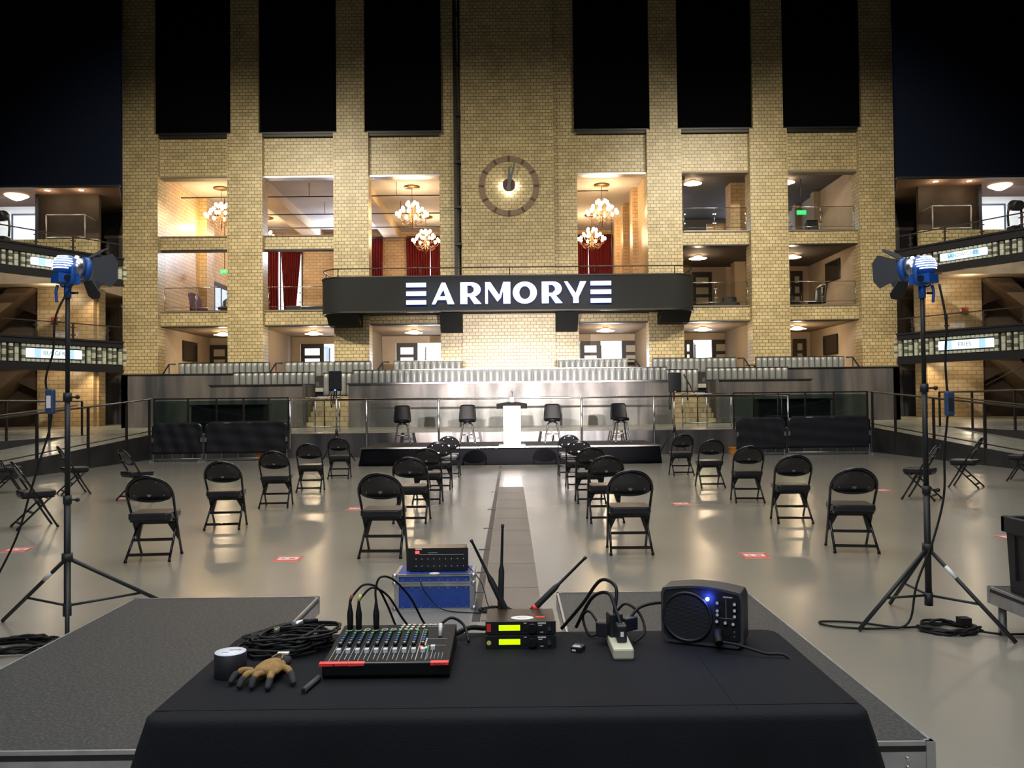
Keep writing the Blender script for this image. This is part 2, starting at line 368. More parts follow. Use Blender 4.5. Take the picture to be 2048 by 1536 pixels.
# ------------------------------------------------------------ balcony with sign
BX0,BX1,BF,BT,BB=-8.85,8.66,38.0,7.42,5.80
def bal(off,r=1.25):
    pts=[(BX0+off,FY+.3)]
    for k in range(17):
        a=PI+PI/2*k/16; pts.append((BX0+r+(r-off)*math.cos(a),BF+r+(r-off)*math.sin(a)))
    for k in range(17):
        a=1.5*PI+PI/2*k/16; pts.append((BX1-r+(r-off)*math.cos(a),BF+r+(r-off)*math.sin(a)))
    pts.append((BX1-off,FY+.3)); return pts
bt=thing('balcony',(0,39,BB),'black curved balcony with rounded ends carrying the lit sign','balcony',kind='structure')
o_,i_=bal(0),bal(.08); n=len(o_); vs=[]
for (a,b),(c,d) in zip(o_,i_): vs+=[(a,b,BB),(a,b,BT),(c,d,BT),(c,d,BB)]
MB().add(vs,[(4*i+k,4*(i+1)+k,4*(i+1)+(k+1)%4,4*i+(k+1)%4) for i in range(n-1) for k in range(4)]).build('fascia',FASC,bt)
MB().prism(i_,BB+.05,BB+.55,'z').build('deck',FASC,bt)
for off,z0,z1,nm in ((-.03,BT-.04,BT+.02,'top_lip'),(-.02,BB-.04,BB+.03,'bottom_lip')):
    q,q2=bal(off),bal(.1); vs=[]
    for (a,b),(c,d) in zip(q,q2): vs+=[(a,b,z0),(a,b,z1),(c,d,z1),(c,d,z0)]
    MB().add(vs,[(4*i+k,4*(i+1)+k,4*(i+1)+(k+1)%4,4*i+(k+1)%4) for i in range(n-1) for k in range(4)]).build(nm,BLK,bt)
MB().tube([(a,b,BT+.38) for a,b in bal(.06)],.03,8).build('handrail',RAIL,bt)
for x in (-7.9,-4.1,0.0,3.9,7.6): MB().cyl((x,BF+.08,BT),(x,BF+.08,BT+.38),.025).build('rail_post',RAIL,bt)
for x in (-8.78,8.6): MB().cyl((x,BF+1.6,BT),(x,BF+1.6,BT+.38),.025).build('rail_post',RAIL,bt)
for a,b in ((-8.6,-7.1),(-3.3,-2.28),(2.2,3.2),(7.1,8.5)):
    MB().prism([(38.7,BB),(39.95,BB),(39.95,BB-.85 if abs(a)<4 else BB-.55),(39.3,BB-.85 if abs(a)<4 else BB-.5)],a,b,'x').build('bracket',FASC,bt)
sg=thing('illuminated_sign',(0,BF-.05,6.1),'white glowing capital letter sign with triple bars on the black balcony','sign')
S=BF/1660.
def sx(px): return (px-1022.)*S
def zz(px,py): return 1.57+(805-(px-1022)*.01065-py)*S
# letters as stroked polygons in metres, height h
h=.985; zb=6.10
def stroke(name, polys, x0, sxw):
    m=MB()
    for p in polys:
        pts=[(x0+u*sxw, zb+v*h) for u,v in p]
        m.m=1; m.prism(pts,BF-.13,BF-.005); 
        m.m=0; m.prism(pts,BF-.15,BF-.13)
    return m.build(name,[LETW,LETB],sg)
for x0,x1,n2 in ((815,854.5,'l'),(1183.6,1224.6,'r')):
    for v in (0,.41,.81): stroke('bar',[[(0,v),(1,v),(1,v+.19),(0,v+.19)]],sx(x0),sx(x1)-sx(x0))
def ring(cx,cy,rx,ry,tx,ty,a0,a1,n=20):
    out=[]
    for k in range(n):
        a,b=a0+(a1-a0)*k/n,a0+(a1-a0)*(k+1)/n
        out.append([(cx+(rx-tx)*math.cos(a),cy+(ry-ty)*math.sin(a)),(cx+rx*math.cos(a),cy+ry*math.sin(a)),(cx+rx*math.cos(b),cy+ry*math.sin(b)),(cx+(rx-tx)*math.cos(b),cy+(ry-ty)*math.sin(b))])
    return out
stroke('letter_a',[[(0,0),(.14,0),(.60,.84),(.44,1.0)],[(.44,1.0),(.60,1.0),(1,0),(.70,0)],[(.25,.2),(.85,.2),(.80,.36),(.30,.36)]],sx(866),sx(911)-sx(866))
def letr(a,b): stroke('letter_r',[[(0,0),(.33,0),(.33,1),(0,1)],[(.33,.86),(.55,.86),(.55,1),(.33,1)],[(.33,.34),(.55,.34),(.55,.48),(.33,.48)],[(.38,.40),(.62,.42),(1,0),(.66,0)]]+ring(.55,.67,.42,.33,.32,.19,-PI/2,PI/2,12),sx(a),sx(b)-sx(a))
letr(923,965); letr(1086,1127)
stroke('letter_m',[[(0,0),(.10,0),(.10,1),(0,1)],[(.72,0),(1,0),(1,1),(.72,1)],[(0,1),(.20,1),(.62,.28),(.48,.10),(.0,.9)],[(.72,1),(.8,1),(.62,.28),(.48,.10)]],sx(973),sx(1023)-sx(973))
stroke('letter_o',ring(.5,.5,.5,.51,.27,.20,0,2*PI,32),sx(1028),sx(1076)-sx(1028))
stroke('letter_y',[[(0,1),(.14,1),(.62,.30),(.42,.22)],[(.72,1),(1,1),(.62,.22),(.45,.26)],[(.40,0),(.64,0),(.64,.36),(.40,.36)]],sx(1131),sx(1175)-sx(1131))
light('sign_glow','AREA',(-.1,BF-.35,6.6),14,(.75,.82,1),(-.1,BF,6.6),9,1)

# ------------------------------------------------------------ rooms behind the facade
# ground level room, full width
struct('floor_lobby',MB().box(-17.2,40.5,2.2,17.2,47.2,2.3),CONC2)
struct('wall_lobby_left',MB().box(-17.25,40.9,2.3,-17.0,47.2,5.4),BEIGE)
struct('wall_lobby_right',MB().box(17.0,40.9,2.3,17.25,47.2,5.4),BEIGE)
struct('ceiling_lobby',MB().box(-17.2,40.9,5.42,17.2,47.2,5.98),mat('lobby_ceiling',(.30,.22,.15),.8))
struct('floor_lower_terrace',MB().box(-17,36.2,2.2,17,40.5,2.3),CONC2)
# lobby back wall with door openings
DO=[(-17.3,-15.4,'d'),(-11.9,-10.1,'ab'),(-6.5,-3.7,'abd'),(3.95,7.5,'abd'),(9.75,12.9,'abd'),(15.9,17.3,'d')]
DOORS=[(-17.0,-15.9,0),(-11.85,-10.55,1),(-6.45,-5.25,1),(3.95,5.1,1),(6.3,7.45,0),(9.75,10.35,1),(11.4,12.75,0),(16.0,16.75,0)]
GAP=[(-15.9,-15.9),(-10.5,-9.7),(-5.2,-3.75),(5.1,6.3),(10.35,11.4)]
m=MB(); xs=-17.2
open_=[(-11.9,-9.7),(-6.5,-3.75),(3.9,7.5),(9.7,12.8)]
for a,b in open_: m.box(xs,47,2.3,a,47.2,5.4); m.box(a,47,5.0,b,47.2,5.4); xs=b
m.box(xs,47,2.3,17.2,47.2,5.4); struct('wall_lobby_back',m,BEIGE)
FROST=mat('frosted_pane_lit',(.8,.85,.9),.5,emit=(.85,.92,1),es=1.5); FROST2=mat('frosted_pane',(.42,.38,.31),.5); DOORM=mat('dark_door',(.030,.024,.020),.5)
door_n=0
for a,b,lit in DOORS:
    door_n+=1
    d=thing(f'door_{door_n}',((a+b)/2,46.95,2.3),None,None,kind='structure')
    MB().box(a,46.88,2.3,b,46.98,5.0).build('door_panel',DOORM,d)
    pm=MB()
    for k in range(4): pm.box(a+.24,46.86,2.65+k*.57,b-.24,46.89,2.65+k*.57+.38)
    pm.build('glass_pane',FROST if lit else FROST2,d)
    MB().cyl((b-.1,46.82,3.4),(b-.1,46.82,3.75),.02).build('handle',CHROME,d)
VEST=mat('vestibule_white',(.75,.78,.82),.7)
for k,(a,b) in enumerate(open_):
    m=MB(); m.box(a,49.3,2.3,b,49.4,5.0); m.box(a-.05,47.2,2.3,a,49.4,5.05); m.box(b,47.2,2.3,b+.05,49.4,5.05); m.box(a,47.2,5.0,b,49.4,5.05); m.box(a,47.2,2.25,b,49.4,2.3)
    struct('wall_vestibule',m,VEST)
    x0=a+(b-a)*(.55 if k<2 else .42); x1=x0+(b-a)*.26
    wn=thing(f'window_{k+10}',(x0,49.2,2.4),None,None,kind='structure')
    MB().box(x0,49.24,2.4,x1,49.28,4.85).build('pane',mat('bright_daylight',(1,1,1),.5,emit=(.9,.95,1),es=7),wn)
    MB().box(x0-.06,49.2,2.3,x0,49.3,4.9).build('frame',DOORM,wn)
    light('vestibule_daylight','AREA',((x0+x1)/2,49.1,3.6),30,(.85,.93,1),((x0+x1)/2,40,3.2),.9,2)
for x in (-12.8,-7.7,7.5,12.6): struct('trim_beam',MB().box(x-.45,41.0,2.3,x+.45,46.9,5.42),mat('lobby_pier',(.30,.24,.18),.8))
# left ballroom
for s,xa,xb in ((-1,-17.0,-2.5),(1,2.5,6.9)):
    n='left' if s<0 else 'right'
    struct(f'floor_ballroom_{n}',MB().box(xa,40.9,6.0,xb,55,6.1),mat('ballroom_floor',(.20,.12,.06),.3))
    struct(f'ceiling_ballroom_{n}',MB().box(xa-.2,40.5,13.0,xb+.2,55.2,13.2),PLAST)
    struct(f'wall_ballroom_back_{n}',MB().box(xa-.2,55,6.0,xb+.2,55.2,13.0),BRI)
struct('wall_ballroom_left',MB().box(-17.25,40.9,6.1,-17.0,55,13.0).box(-17.0,45.4,6.1,-16.6,46.5,13.0).box(-17,50.4,6.1,-16.6,51.5,13.0),BRI)
struct('wall_tower_left',MB().box(-2.5,40.9,6.1,-2.3,55,13),BRI)
struct('wall_tower_right',MB().box(2.3,40.9,6.1,2.5,55,13),BRI)
struct('wall_ballroom_right',MB().box(6.9,40.9,6.1,7.1,55,13).box(6.6,44.2,6.1,6.9,45.1,13).box(6.6,47.9,6.1,6.9,48.7,13).box(6.6,51.4,6.1,6.9,52.2,13),BRI)
for x in (-12.8,-7.7): struct('trim_beam',MB().box(x-.5,40.9,12.45,x+.5,54.95,13.0),BEAM)
for y in (42.6,46.6,50.2,53.5):
    struct('trim_conduit',MB().tube([(-16.9,y,12.3),(-2.6,y,12.3)],.03,6),BLK)
for x,y in ((-10.3,42.6),(-10.4,46.6),(-5.8,42.6),(-6.1,46.6)): struct('trim_conduit',MB().tube([(x,y,12.3),(x,y,13)],.015,6),BLK)
struct('trim_conduit',MB().tube([(3.3,43.2,12.6),(5.2,43.2,12.6)],.03,6),BLK)
wn_=0
for cx_ in (-15.2,-9.95,-5.2,5.2):
    wn_+=1; t=thing(f'window_{wn_}',(cx_,54.9,7),None,None,kind='structure')
    MB().box(cx_-1.38,54.93,6.9,cx_+1.38,54.97,12.2).build('pane',DAY,t)
    m=MB()
    for q in ((-1.45,6.85,-1.38,12.27),(1.38,6.85,1.45,12.27),(-1.4,12.2,1.4,12.27),(-1.4,6.85,1.4,6.9),(-.04,6.9,.04,12.2)): m.box(cx_+q[0],54.88,q[1],cx_+q[2],54.98,q[3])
    m.build('frame',BLK,t)
    for sd in (-1,1):
        V = (cx_==-15.2 and sd==1)
        lab=('left' if sd<0 else 'right')
        tt=thing('velvet_curtain',(cx_+sd*.8,54.6,6.2),
          f'floor-length red velvet curtain, {lab} panel on the '+{-15.2:'window behind the leftmost openings',-9.95:'window seen past the third brick pillar',-5.2:'window behind the left pair of chandeliers',5.2:'window behind the right pair of chandeliers'}[cx_],'curtain','red velvet curtains in the ballroom')
        def cf(u,v,cx_=cx_,sd=sd,V=V):
            z=12.55-(12.55-6.15)*v
            w0=1.45 if V else 1.6
            wd=w0*(1-.62*v) if V else w0*(1-.05*math.sin(PI*v))
            cc=cx_+sd*.82-(.15*v if V else 0)*sd
            return (cc+(u-.5)*wd, 54.6+.09*math.sin(u*2*PI*9)*(1-.4*v if V else 1), z)
        MB().grid(cf,72,14).build('fabric',RED,tt,solid=.02)
        MB().tube([(cx_+sd*.82-.75,54.6,12.58),(cx_+sd*.82+.75,54.6,12.58)],.04,8).build('rod',BLK,tt)
# right side rooms
struct('floor_lounge',MB().box(7.1,40.9,6.0,17.2,47.2,6.1),mat('ballroom_floor'))
struct('ceiling_lounge',MB().box(7.1,40.9,9.14,17.2,50,9.3),CEILD)
struct('wall_lounge_back',MB().box(7.1,47,6.1,17.2,47.2,9.14),BEIGE)
struct('wall_lounge_right',MB().box(17,40.9,6.1,17.25,50,9.14),BEIGE)
struct('floor_gallery',MB().box(7.1,40.9,9.3,17.2,52,9.8),CONC2)
struct('ceiling_gallery',MB().box(7.1,40.5,12.95,17.2,52,13.1),CEILD)
struct('wall_gallery_back',MB().box(7.1,52,9.8,17.2,52.2,12.95),mat('grey_plaster',(.30,.30,.31),.8))
struct('wall_gallery_right',MB().box(17,40.9,9.8,17.25,52,12.95).box(16.7,45.2,9.8,17,45.7,12.95).box(16.7,48.2,9.8,17,48.7,12.95),BEIGE)
struct('pillar_gallery',MB().box(11.6,43.2,9.8,12.6,44.2,12.95),BRI)
struct('wall_gallery_low',MB().box(10.9,45.5,9.8,13.2,45.7,11.3),BRI)
struct('trim_beam',MB().box(8.2,41.2,12.6,8.8,51.9,12.95),BEAM)
struct('pillar_lounge',MB().box(12.3,45.2,6.1,12.9,46,9.14),BEAM)
for (a,b,y,z0,z1) in ((10.35,11.45,46.95,6.1,8.85),(15.95,16.6,46.95,6.1,8.85)):
    door_n+=1; d=thing(f'door_{door_n}',((a+b)/2,y,z0),None,None,kind='structure')
    MB().box(a,y-.08,z0,b,y+.02,z1).build('door_panel',DOORM,d)
    pm=MB()
    for k in range(4): pm.box(a+.2,y-.1,z0+.35+k*.57,b-.2,y-.07,z0+.35+k*.57+.38)
    pm.build('glass_pane',FROST2,d); MB().cyl((b-.1,y-.14,z0+1.1),(b-.1,y-.14,z0+1.4),.02).build('handle',CHROME,d)
door_n+=1; d=thing(f'door_{door_n}',(16.4,50,9.8),None,None,kind='structure'); MB().box(16.9,48.9,9.8,17.0,49.9,12).build('door_panel',DOORM,d); MB().cyl((16.85,49.0,10.8),(16.85,49.0,11.1),.02).build('handle',CHROME,d)
door_n+=1; d=thing(f'door_{door_n}',(-16.95,48.5,6.1),None,None,kind='structure'); MB().box(-16.99,47.3,6.1,-16.9,49.6,8.7).build('door_panel',DOORM,d)
MB().box(-16.9,47.5,6.4,-16.86,48.3,8.4).box(-16.9,48.6,6.4,-16.86,49.4,8.4).build('glass_pane',mat('door_pane_blue',(.5,.6,.75),.4,emit=(.6,.72,.95),es=.5),d); MB().cyl((-16.82,48.45,7.1),(-16.82,48.45,7.4),.02).build('handle',CHROME,d)
def exit_sign(loc,n,zt):
    t=thing('exit_sign',loc,n,'exit sign'); x,y,z=loc
    MB().box(x-.24,y,z-.11,x+.24,y+.06,z+.11).build('housing',EXITG,t)
    text('EXIT',.2,(x,y-.005,z),WHITE,t); MB().cyl((x,y+.03,z+.14),(x,y+.03,zt),.02).build('bracket',BLK,t)
exit_sign((-15.6,45.3,8.9),'green glowing exit sign above the door in the leftmost bay',13.0)
exit_sign((15.1,42.6,11.22),'green glowing exit sign in the rightmost upper room',12.95)
exit_sign((6.2,50,7.75),'small green exit sign glimpsed above the balcony rail',13.0)
# wall screens
def screen(x,y,z,s,lab):
    t=thing('television',(x,y,z),lab,'television'); xx=x-s*.07
    MB().box(x,y-.95,z-.52,xx,y+.95,z+.52).build('bezel',BLK,t,bevel=.01); MB().box(xx,y-.9,z-.47,xx-s*.01,y+.9,z+.47).build('screen',mat('dark_screen',(.02,.018,.016),.12),t)
screen(-16.98,43.9,4.45,-1,'black wall television in the ground floor room on the left')
screen(16.98,43.9,4.45,1,'black wall television in the ground floor room on the right')
screen(16.98,43.4,8.3,1,'black wall television above the dark armchairs on the right')

# chandeliers
IRON=mat('gilded_iron',(.20,.11,.05),.4,.7)
def chandelier():
    r=thing('chandelier',(0,0,0),'x','chandelier','large warm chandeliers in the ballrooms')
    m=MB().lathe([(.02,1.51),(.42,1.50),(.42,1.45),(.02,1.42)]); m.build('ceiling_rose',IRON,r)
    m=MB().cyl((0,0,1.4),(0,0,.45),.012,seg=6); m.build('chain',BLK,r)
    f=MB().lathe([(.01,.5),(.05,.45),(.03,.3),(.09,.15),(.04,0),(.11,-.15),(.05,-.3),(.02,-.75),(.005,-.8)],12)
    B=[]
    for n,rad,z0,z1 in ((10,.80,-.15,-.05),(7,.52,.1,.22),(5,.28,.3,.50)):
        for k in range(n):
            a=2*PI*k/n+z0*3; c,s_=math.cos(a),math.sin(a)
            pts=[(.04*c,.04*s_,z0),(rad*.45*c,rad*.45*s_,z0-.22),(rad*.85*c,rad*.85*s_,z0-.12),(rad*c,rad*s_,z1)]
            f.tube(sm(pts,4),.012,5); B.append((rad*c,rad*s_,z1+.09))
            if n==10:
                f.tube(sm([(.05*c,.05*s_,-.3),(.35*c,.35*s_,-.55),(.55*c,.55*s_,-.42),(.48*c,.48*s_,-.3),(.40*c,.40*s_,-.38)],4),.010,5)
    f.build('frame',IRON,r)
    b0=MB().sph((0,0,0),.092,8,(1,1,1.25)).build('bulb',BULB,r); b0.location=B[0]  # bulb made oversized so its shape carries the glare
    for p in B[1:]:
        c=b0.copy(); COL.objects.link(c); c.location=p
    return r
ch=chandelier()
for x,y,l in ((-15.1,43.4,'front chandelier in the leftmost bay, partly behind the second pillar'),(-14.8,50.4,'far chandelier in the second bay from the left, above the v-shaped curtain'),(-5.1,43.5,'upper larger chandelier in the bay left of the clock'),
   (-5.1,50.6,'lower farther chandelier in the bay left of the clock'),(4.9,43.5,'upper larger chandelier in the bay right of the clock'),(5.05,50.6,'lower farther chandelier in the bay right of the clock')):
    place(ch,(x,y,11.5),random.random(),'warm lit '+l)
    light('chandelier_light','POINT',(x,y,11.45),(80 if x<-15 else 140) if x!=-14.8 else 90,(1,.78,.52),size=.35)
light('wall_sconce','POINT',(-16.6,44.6,11.2),60,(1,.74,.28),size=.12)
for x in (-10.2,8.9,14.8): light('room_daylight','AREA',(x,51.8 if x>0 else 54,11.6),55 if x>0 else 380,(.75,.83,1),(x,44,12.6),2.5,1)
# flower ceiling lamps
def flower():
    r=thing('ceiling_lamp',(0,0,0),'x','ceiling lamp','petal glass ceiling lamps')
    MB().lathe([(.01,.0),(.16,0),(.16,-.05),(.01,-.06)]).build('base',IRON,r)
    p=MB()
    def pet(u,v): a=(u-.5)*1.0; rr=.12+.34*v; return (rr*math.cos(a*(1-v*.35)),rr*math.sin(a*(1-v*.35)),-.07-.13*math.sin(v*1.6)+.04*(u-.5)**2)
    p.grid(pet,5,6); p0=p.build('petal',PETAL,r,solid=.012)
    for k in range(1,8):
        c=p0.copy(); COL.objects.link(c); c.rotation_euler=(0,0,2*PI*k/8)
    p=MB()
    def pet2(u,v): a=(u-.5)*1.1; rr=.03+.22*v; return (rr*math.cos(a),rr*math.sin(a),-.24-.08*math.sin(v*1.5)+.1*v)
    p.grid(pet2,5,5); p0=p.build('inner_petal',PETAL,r,solid=.012)
    for k in range(1,6):
        c=p0.copy(); COL.objects.link(c); c.rotation_euler=(0,0,2*PI*k/6+.3)
    return r
fl=flower()
for x,y,z,e,l in ((-14.9,43,5.42,50,'ground floor, first bay from the left'),(-10.2,43,5.42,75,'ground floor, second bay from the left'),(-5.0,43,5.42,75,'ground floor, bay left of the podium tower'),
  (4.95,43,5.42,75,'ground floor, bay right of the podium tower'),(10.0,43,5.42,70,'ground floor, second bay from the right'),(14.9,43,5.42,50,'ground floor, rightmost bay'),
  (9.8,43,9.14,32,'middle level, second bay from the right'),(14.7,43,9.14,32,'middle level, rightmost bay'),(9.5,42.6,12.95,32,'top level, second bay from the right'),(14.3,42.6,12.95,30,'top level, rightmost bay'),(8.95,46.5,12.95,10,'top level, half hidden beside the fourth pillar')):
    place(fl,(x,y,z),random.random(),f'lit petal glass ceiling lamp, {l}')
    light('lamp_light','POINT',(x,y,z-.45),e,(1,.76,.48),size=.12)
# glass railings in the openings
def glass_rail(a,b,z,n):
    t=thing('glass_railing',((a+b)/2,FY+.45,z),f'clear glass railing with steel frame, {n}','railing','glass railings in the brick openings')
    MB().box(a+.15,FY+.42,z,b-.1,FY+.45,z+.04).tube([(a+.15,FY+.44,z+1.15),(b-.1,FY+.44,z+1.15)],.022,8).tube([(a+.15,FY+.44,z+.18),(b-.1,FY+.44,z+.18)],.014,6).build('rail',CHROME,t)
    for x in (a+.15,(a+b)/2,b-.1): MB().cyl((x,FY+.44,z),(x,FY+.44,z+1.15),.018,seg=8).build('post',CHROME,t)
    for x0,x1 in ((a+.2,(a+b)/2-.05),((a+b)/2+.05,b-.15)):
        MB().box(x0,FY+.435,z+.2,x1,FY+.447,z+1.08).build('glass_pane',GLASS,t)
        cl=MB()
        for zq in (.4,.85):
            for xq in (x0,x1): cl.cyl((xq,FY+.42,z+zq),(xq,FY+.46,z+zq),.035,seg=8)
        cl.build('clamp',CHROME,t)
glass_rail(-17.0,-13.64,6.18,'middle level of the leftmost bay'); glass_rail(-11.94,-8.5,6.18,'middle level of the second bay from the left')
glass_rail(8.4,11.71,6.18,'middle level of the second bay from the right'); glass_rail(13.53,17.0,6.18,'middle level of the rightmost bay')
glass_rail(8.4,11.71,9.84,'top level of the second bay from the right'); glass_rail(13.53,17.0,9.84,'top level of the rightmost bay')
# armchairs
def armchair(loc,rz_,m,lab,tall=1.15):
    r=thing('armchair',loc,lab,'armchair',rz=rz_); L=Vector(loc); q=Matrix.Rotation(0,3,'Z')
    def g(u,v):
        a=(u-.5)*2.6; w=.42*(1+.10*v); return (loc[0]+w*math.sin(a),loc[1]+.38*math.cos(a)-.05+.12*v,loc[2]+.35+(tall-.35)*v*(1-.35*abs(2*u-1)**2*v))
    MB().grid(g,14,8).build('shell_back',m,r,solid=.09)
    MB().box(loc[0]-.34,loc[1]-.38,loc[2]+.3,loc[0]+.34,loc[1]+.25,loc[2]+.46).build('seat',m,r,bevel=.05)
    MB().cyl((loc[0],loc[1],loc[2]+.04),(loc[0],loc[1],loc[2]+.3),.04).lathe([(.30,0),(.30,.03),(.05,.05)],c=loc).build('base',CHROME,r)
PURP=mat('purple_fabric',(.10,.045,.085),.8); DRK=mat('black_leather',(.012,.012,.014),.35)
armchair((-15.9,42.2,6.1),R(70),PURP,'purple high-backed armchair behind the leftmost glass railing',1.25)
armchair((-14.3,42.0,6.1),R(-20),DRK,'black low armchair beside the purple one at the leftmost railing',1.0)
armchair((14.4,42.0,6.1),R(60),DRK,'black low armchair behind the rightmost middle railing',1.0)
armchair((15.6,41.9,6.1),R(-70),DRK,'black egg-shaped armchair, tallest behind the rightmost middle railing',1.35)
t=thing('sofa',(10.9,42,6.1),'black low sofa behind the railing in the second bay from the right','sofa'); MB().box(10.1,41.7,6.1,11.6,42.4,6.5).build('seat',DRK,t,bevel=.05); MB().box(10.9,42.3,6.3,11.6,42.5,6.85).build('backrest',DRK,t,bevel=.05)
t=thing('sofa',(-10.4,42,6.1),'black low bench behind the railing in the second bay from the left','sofa'); MB().box(-11.3,41.7,6.1,-9.4,42.3,6.55).build('seat',DRK,t,bevel=.05); MB().box(-11.3,42.2,6.3,-9.4,42.4,6.62).build('backrest',DRK,t,bevel=.05)
t=thing('monitor_speaker',(15.3,41.6,9.8),'black wedge speaker standing behind the rightmost top railing','speaker'); MB().prism([(41.4,9.84),(41.9,9.84),(41.9,10.45),(41.6,10.6)],15.0,15.55,'x').build('cabinet',BLK,t); MB().box(15.05,41.36,9.9,15.5,41.42,10.3).build('grille',MATTE,t)
# ------------------------------------------------------------ steel fronts and tiers
struct('wall_steel_centre',MB().box(-6.05,30.9,PZ,6.0,31.2,2.30),LITSTEEL)
struct('trim_cap',MB().box(-6.1,30.85,2.30,6.05,31.25,2.35),CHROME)
for s in (-1,1):
    n='left' if s<0 else 'right'
    m=MB().box(s*15.86,33.8,PZ,s*11.3,34.1,2.84).box(s*15.86,33.8,PZ,s*15.6,39.9,2.84)
    struct(f'wall_steel_{n}',m,STEEL)
    struct('trim_cap',MB().box(s*15.9,33.75,2.84,s*11.0,34.15,2.88),BLK)
    struct(f'wall_steel_front_{n}',MB().box(s*11.6,32.0,PZ,s*7.65,32.3,2.33),STEEL)
    struct('trim_cap',MB().box(s*11.65,31.95,2.33,s*7.6,32.35,2.37),BLK)
    # masonry steps between the steel fronts
    m=MB()
    for k in range(6): m.box(s*6.05,31.0+k*.35,PZ,s*7.65,34,PZ+.2*(k+1))
    struct('floor_steps',m,BRW)
    struct(f'wall_cheek_{n}',MB().box(s*7.65,30.9,PZ,s*7.75,32.0,2.33),STEEL)
struct('floor_upper_terrace',MB().box(-15.6,34.2,2.1,15.6,40.0,2.26),CONC2)
def bench(x0,x1,y,z0,z1,lab,pitch=.245,drops=()):
    zf = 2.26 if y>35 else (PZ+1.2 if y>34 else PZ)
    t=thing('banquette',((x0+x1)/2,y,z0),lab,'bench','silver channel-tufted banquettes')
    n=max(2,round((x1-x0)/pitch)); p=(x1-x0)/n; pad=MB()
    for k in range(n):
        a=x0+k*p
        def f(u,v,a=a): return (a+.012+(p-.024)*u, y-.085*math.sin(PI*u)**.3*math.sin(PI*min(1,max(0,v)))**.2, z0+(z1-z0)*v)
        pad.grid(f,6,8)
    pad.build('tufted_back',VINYL,t,fix=False)
    MB().box(x0,y+.0,z0,x1,y+.12,z1-.01).box(x0+.02,y+.02,zf,x1-.02,y+.1,z0).build('back_panel',BLK,t)
    MB().box(x0,y+.1,z0,x1,y+.7,z0+.18).build('seat',VINYL,t,bevel=.03)
    MB().box(x0,y-.03,z1-.015,x1,y+.13,z1+.015).build('top_trim',CHROME,t)
bench(-6.0,5.95,31.6,2.26,2.86,'long silver tufted bench back above the central steel wall, between the two speakers')
bench(-11.0,-7.75,32.9,2.30,2.86,'silver tufted bench back above the low steel wall left of the speaker')
bench(7.75,11.0,32.9,2.30,2.86,'silver tufted bench back above the low steel wall right of the speaker')
bench(-7.7,-6.05,34.1,1.95,2.86,'tall silver tufted bench back at the head of the left steps')
bench(6.05,7.7,34.1,1.95,2.86,'tall silver tufted bench back at the head of the right steps')
for a,b,l in ((-15.0,-10.9,'leftmost piece of the upper row'),(-10.2,-6.3,'second piece from the left in the upper row'),(-5.3,-2.2,'third piece of the upper row'),(2.15,5.3,'fourth piece of the upper row'),(6.4,10.2,'fifth piece of the upper row'),(11.1,15.1,'rightmost piece of the upper row')):
    bench(a,b,37.5,2.85,3.5,'short silver tufted bench back, '+l,pitch=.27)
for x,s,l in ((-15.35,1,'beyond the leftmost bench'),(-10.55,1,'between the first two upper benches on the left'),(-5.75,1,'left of the third upper bench'),(5.6,-1,'right of the fourth upper bench'),(10.5,-1,'between the two upper benches on the right'),(15.4,-1,'beyond the rightmost bench')):
    t=thing('step_rail',(x,37.3,2.26),f'short slanting black grab rail {l}','railing')
    MB().tube([(x-s*.35,37.3,2.9),(x,37.3,3.45),(x+s*.3,37.3,3.45)],.035,8).build('handrail',BLK,t); MB().cyl((x,37.3,2.26),(x,37.3,3.45),.025).build('post',BLK,t)
t=thing('cafe_table',(5.9,38.4,2.3),'small dark table with a folded chair on it behind the upper benches','table'); MB().box(5.5,38.1,3.0,6.3,38.8,3.05).build('table_top',mat('walnut',(.10,.055,.03),.5),t); MB().cyl((5.9,38.45,2.3),(5.9,38.45,3.0),.04).build('leg',BLK,t)
t=thing('cafe_table',(11.2,38.4,2.3),'small dark table at the right end of the upper terrace','table'); MB().box(10.9,38.1,3.15,11.7,38.8,3.2).build('table_top',mat('walnut'),t); MB().cyl((11.3,38.45,2.3),(11.3,38.45,3.15),.04).build('leg',BLK,t)

# ------------------------------------------------------------ stage, front rails
SZ=.464
st=thing('stage',(0,22.2,0),'low black stage with fabric skirt holding the podium and stools','stage')
def sk(u,v):
    L=7.53; p=u*(L+2*2.6)
    f=.012*math.sin(p*9)*(1-v)
    fl=.10*(1-v)
    if p<2.6: return (-3.78-fl-f,23.55-p,.0+ (SZ-.02)*v)
    if p<2.6+L: return (-3.78+(p-2.6),20.95-fl*.5-f,(SZ-.02)*v)
    return (3.75+fl*.6+f,20.95+(p-2.6-L),(SZ-.02)*v)
MB().grid(sk,140,4).build('skirt',mat('black_stage_skirt',(.004,.004,.006),.9,spec=.15),st,solid=.01)
MB().box(-3.78,20.95,SZ-.06,3.75,23.55,SZ).build('deck',mat('stage_deck',(.016,.016,.015),.6,col2=(.010,.010,.010),scale=5,spec=.25),st)
MB().box(-3.8,20.92,SZ-.03,3.77,20.95,SZ+.005).build('edge_trim',CHROME,st)
t=thing('front_railing',(0,24.45,PZ),'long steel handrail on posts with glass panels behind the stage','railing')
MB().tube([(-6.55,24.42,1.70),(8.2,24.42,1.70)],.03,8).build('handrail',CHROME,t)
for x in (-6.5,-4.25,-2.13,2.07,4.2,8.15): MB().cyl((x,24.42,.25),(x,24.42,1.70),.032).build('post',CHROME,t)
for a,b in ((-6.3,-4.35),(-4.15,-2.2),(-2.05,2.0),(2.15,4.1),(4.3,8.0)): MB().box(a,24.44,.82,b,24.452,1.6).build('glass_pane',GLASS,t)
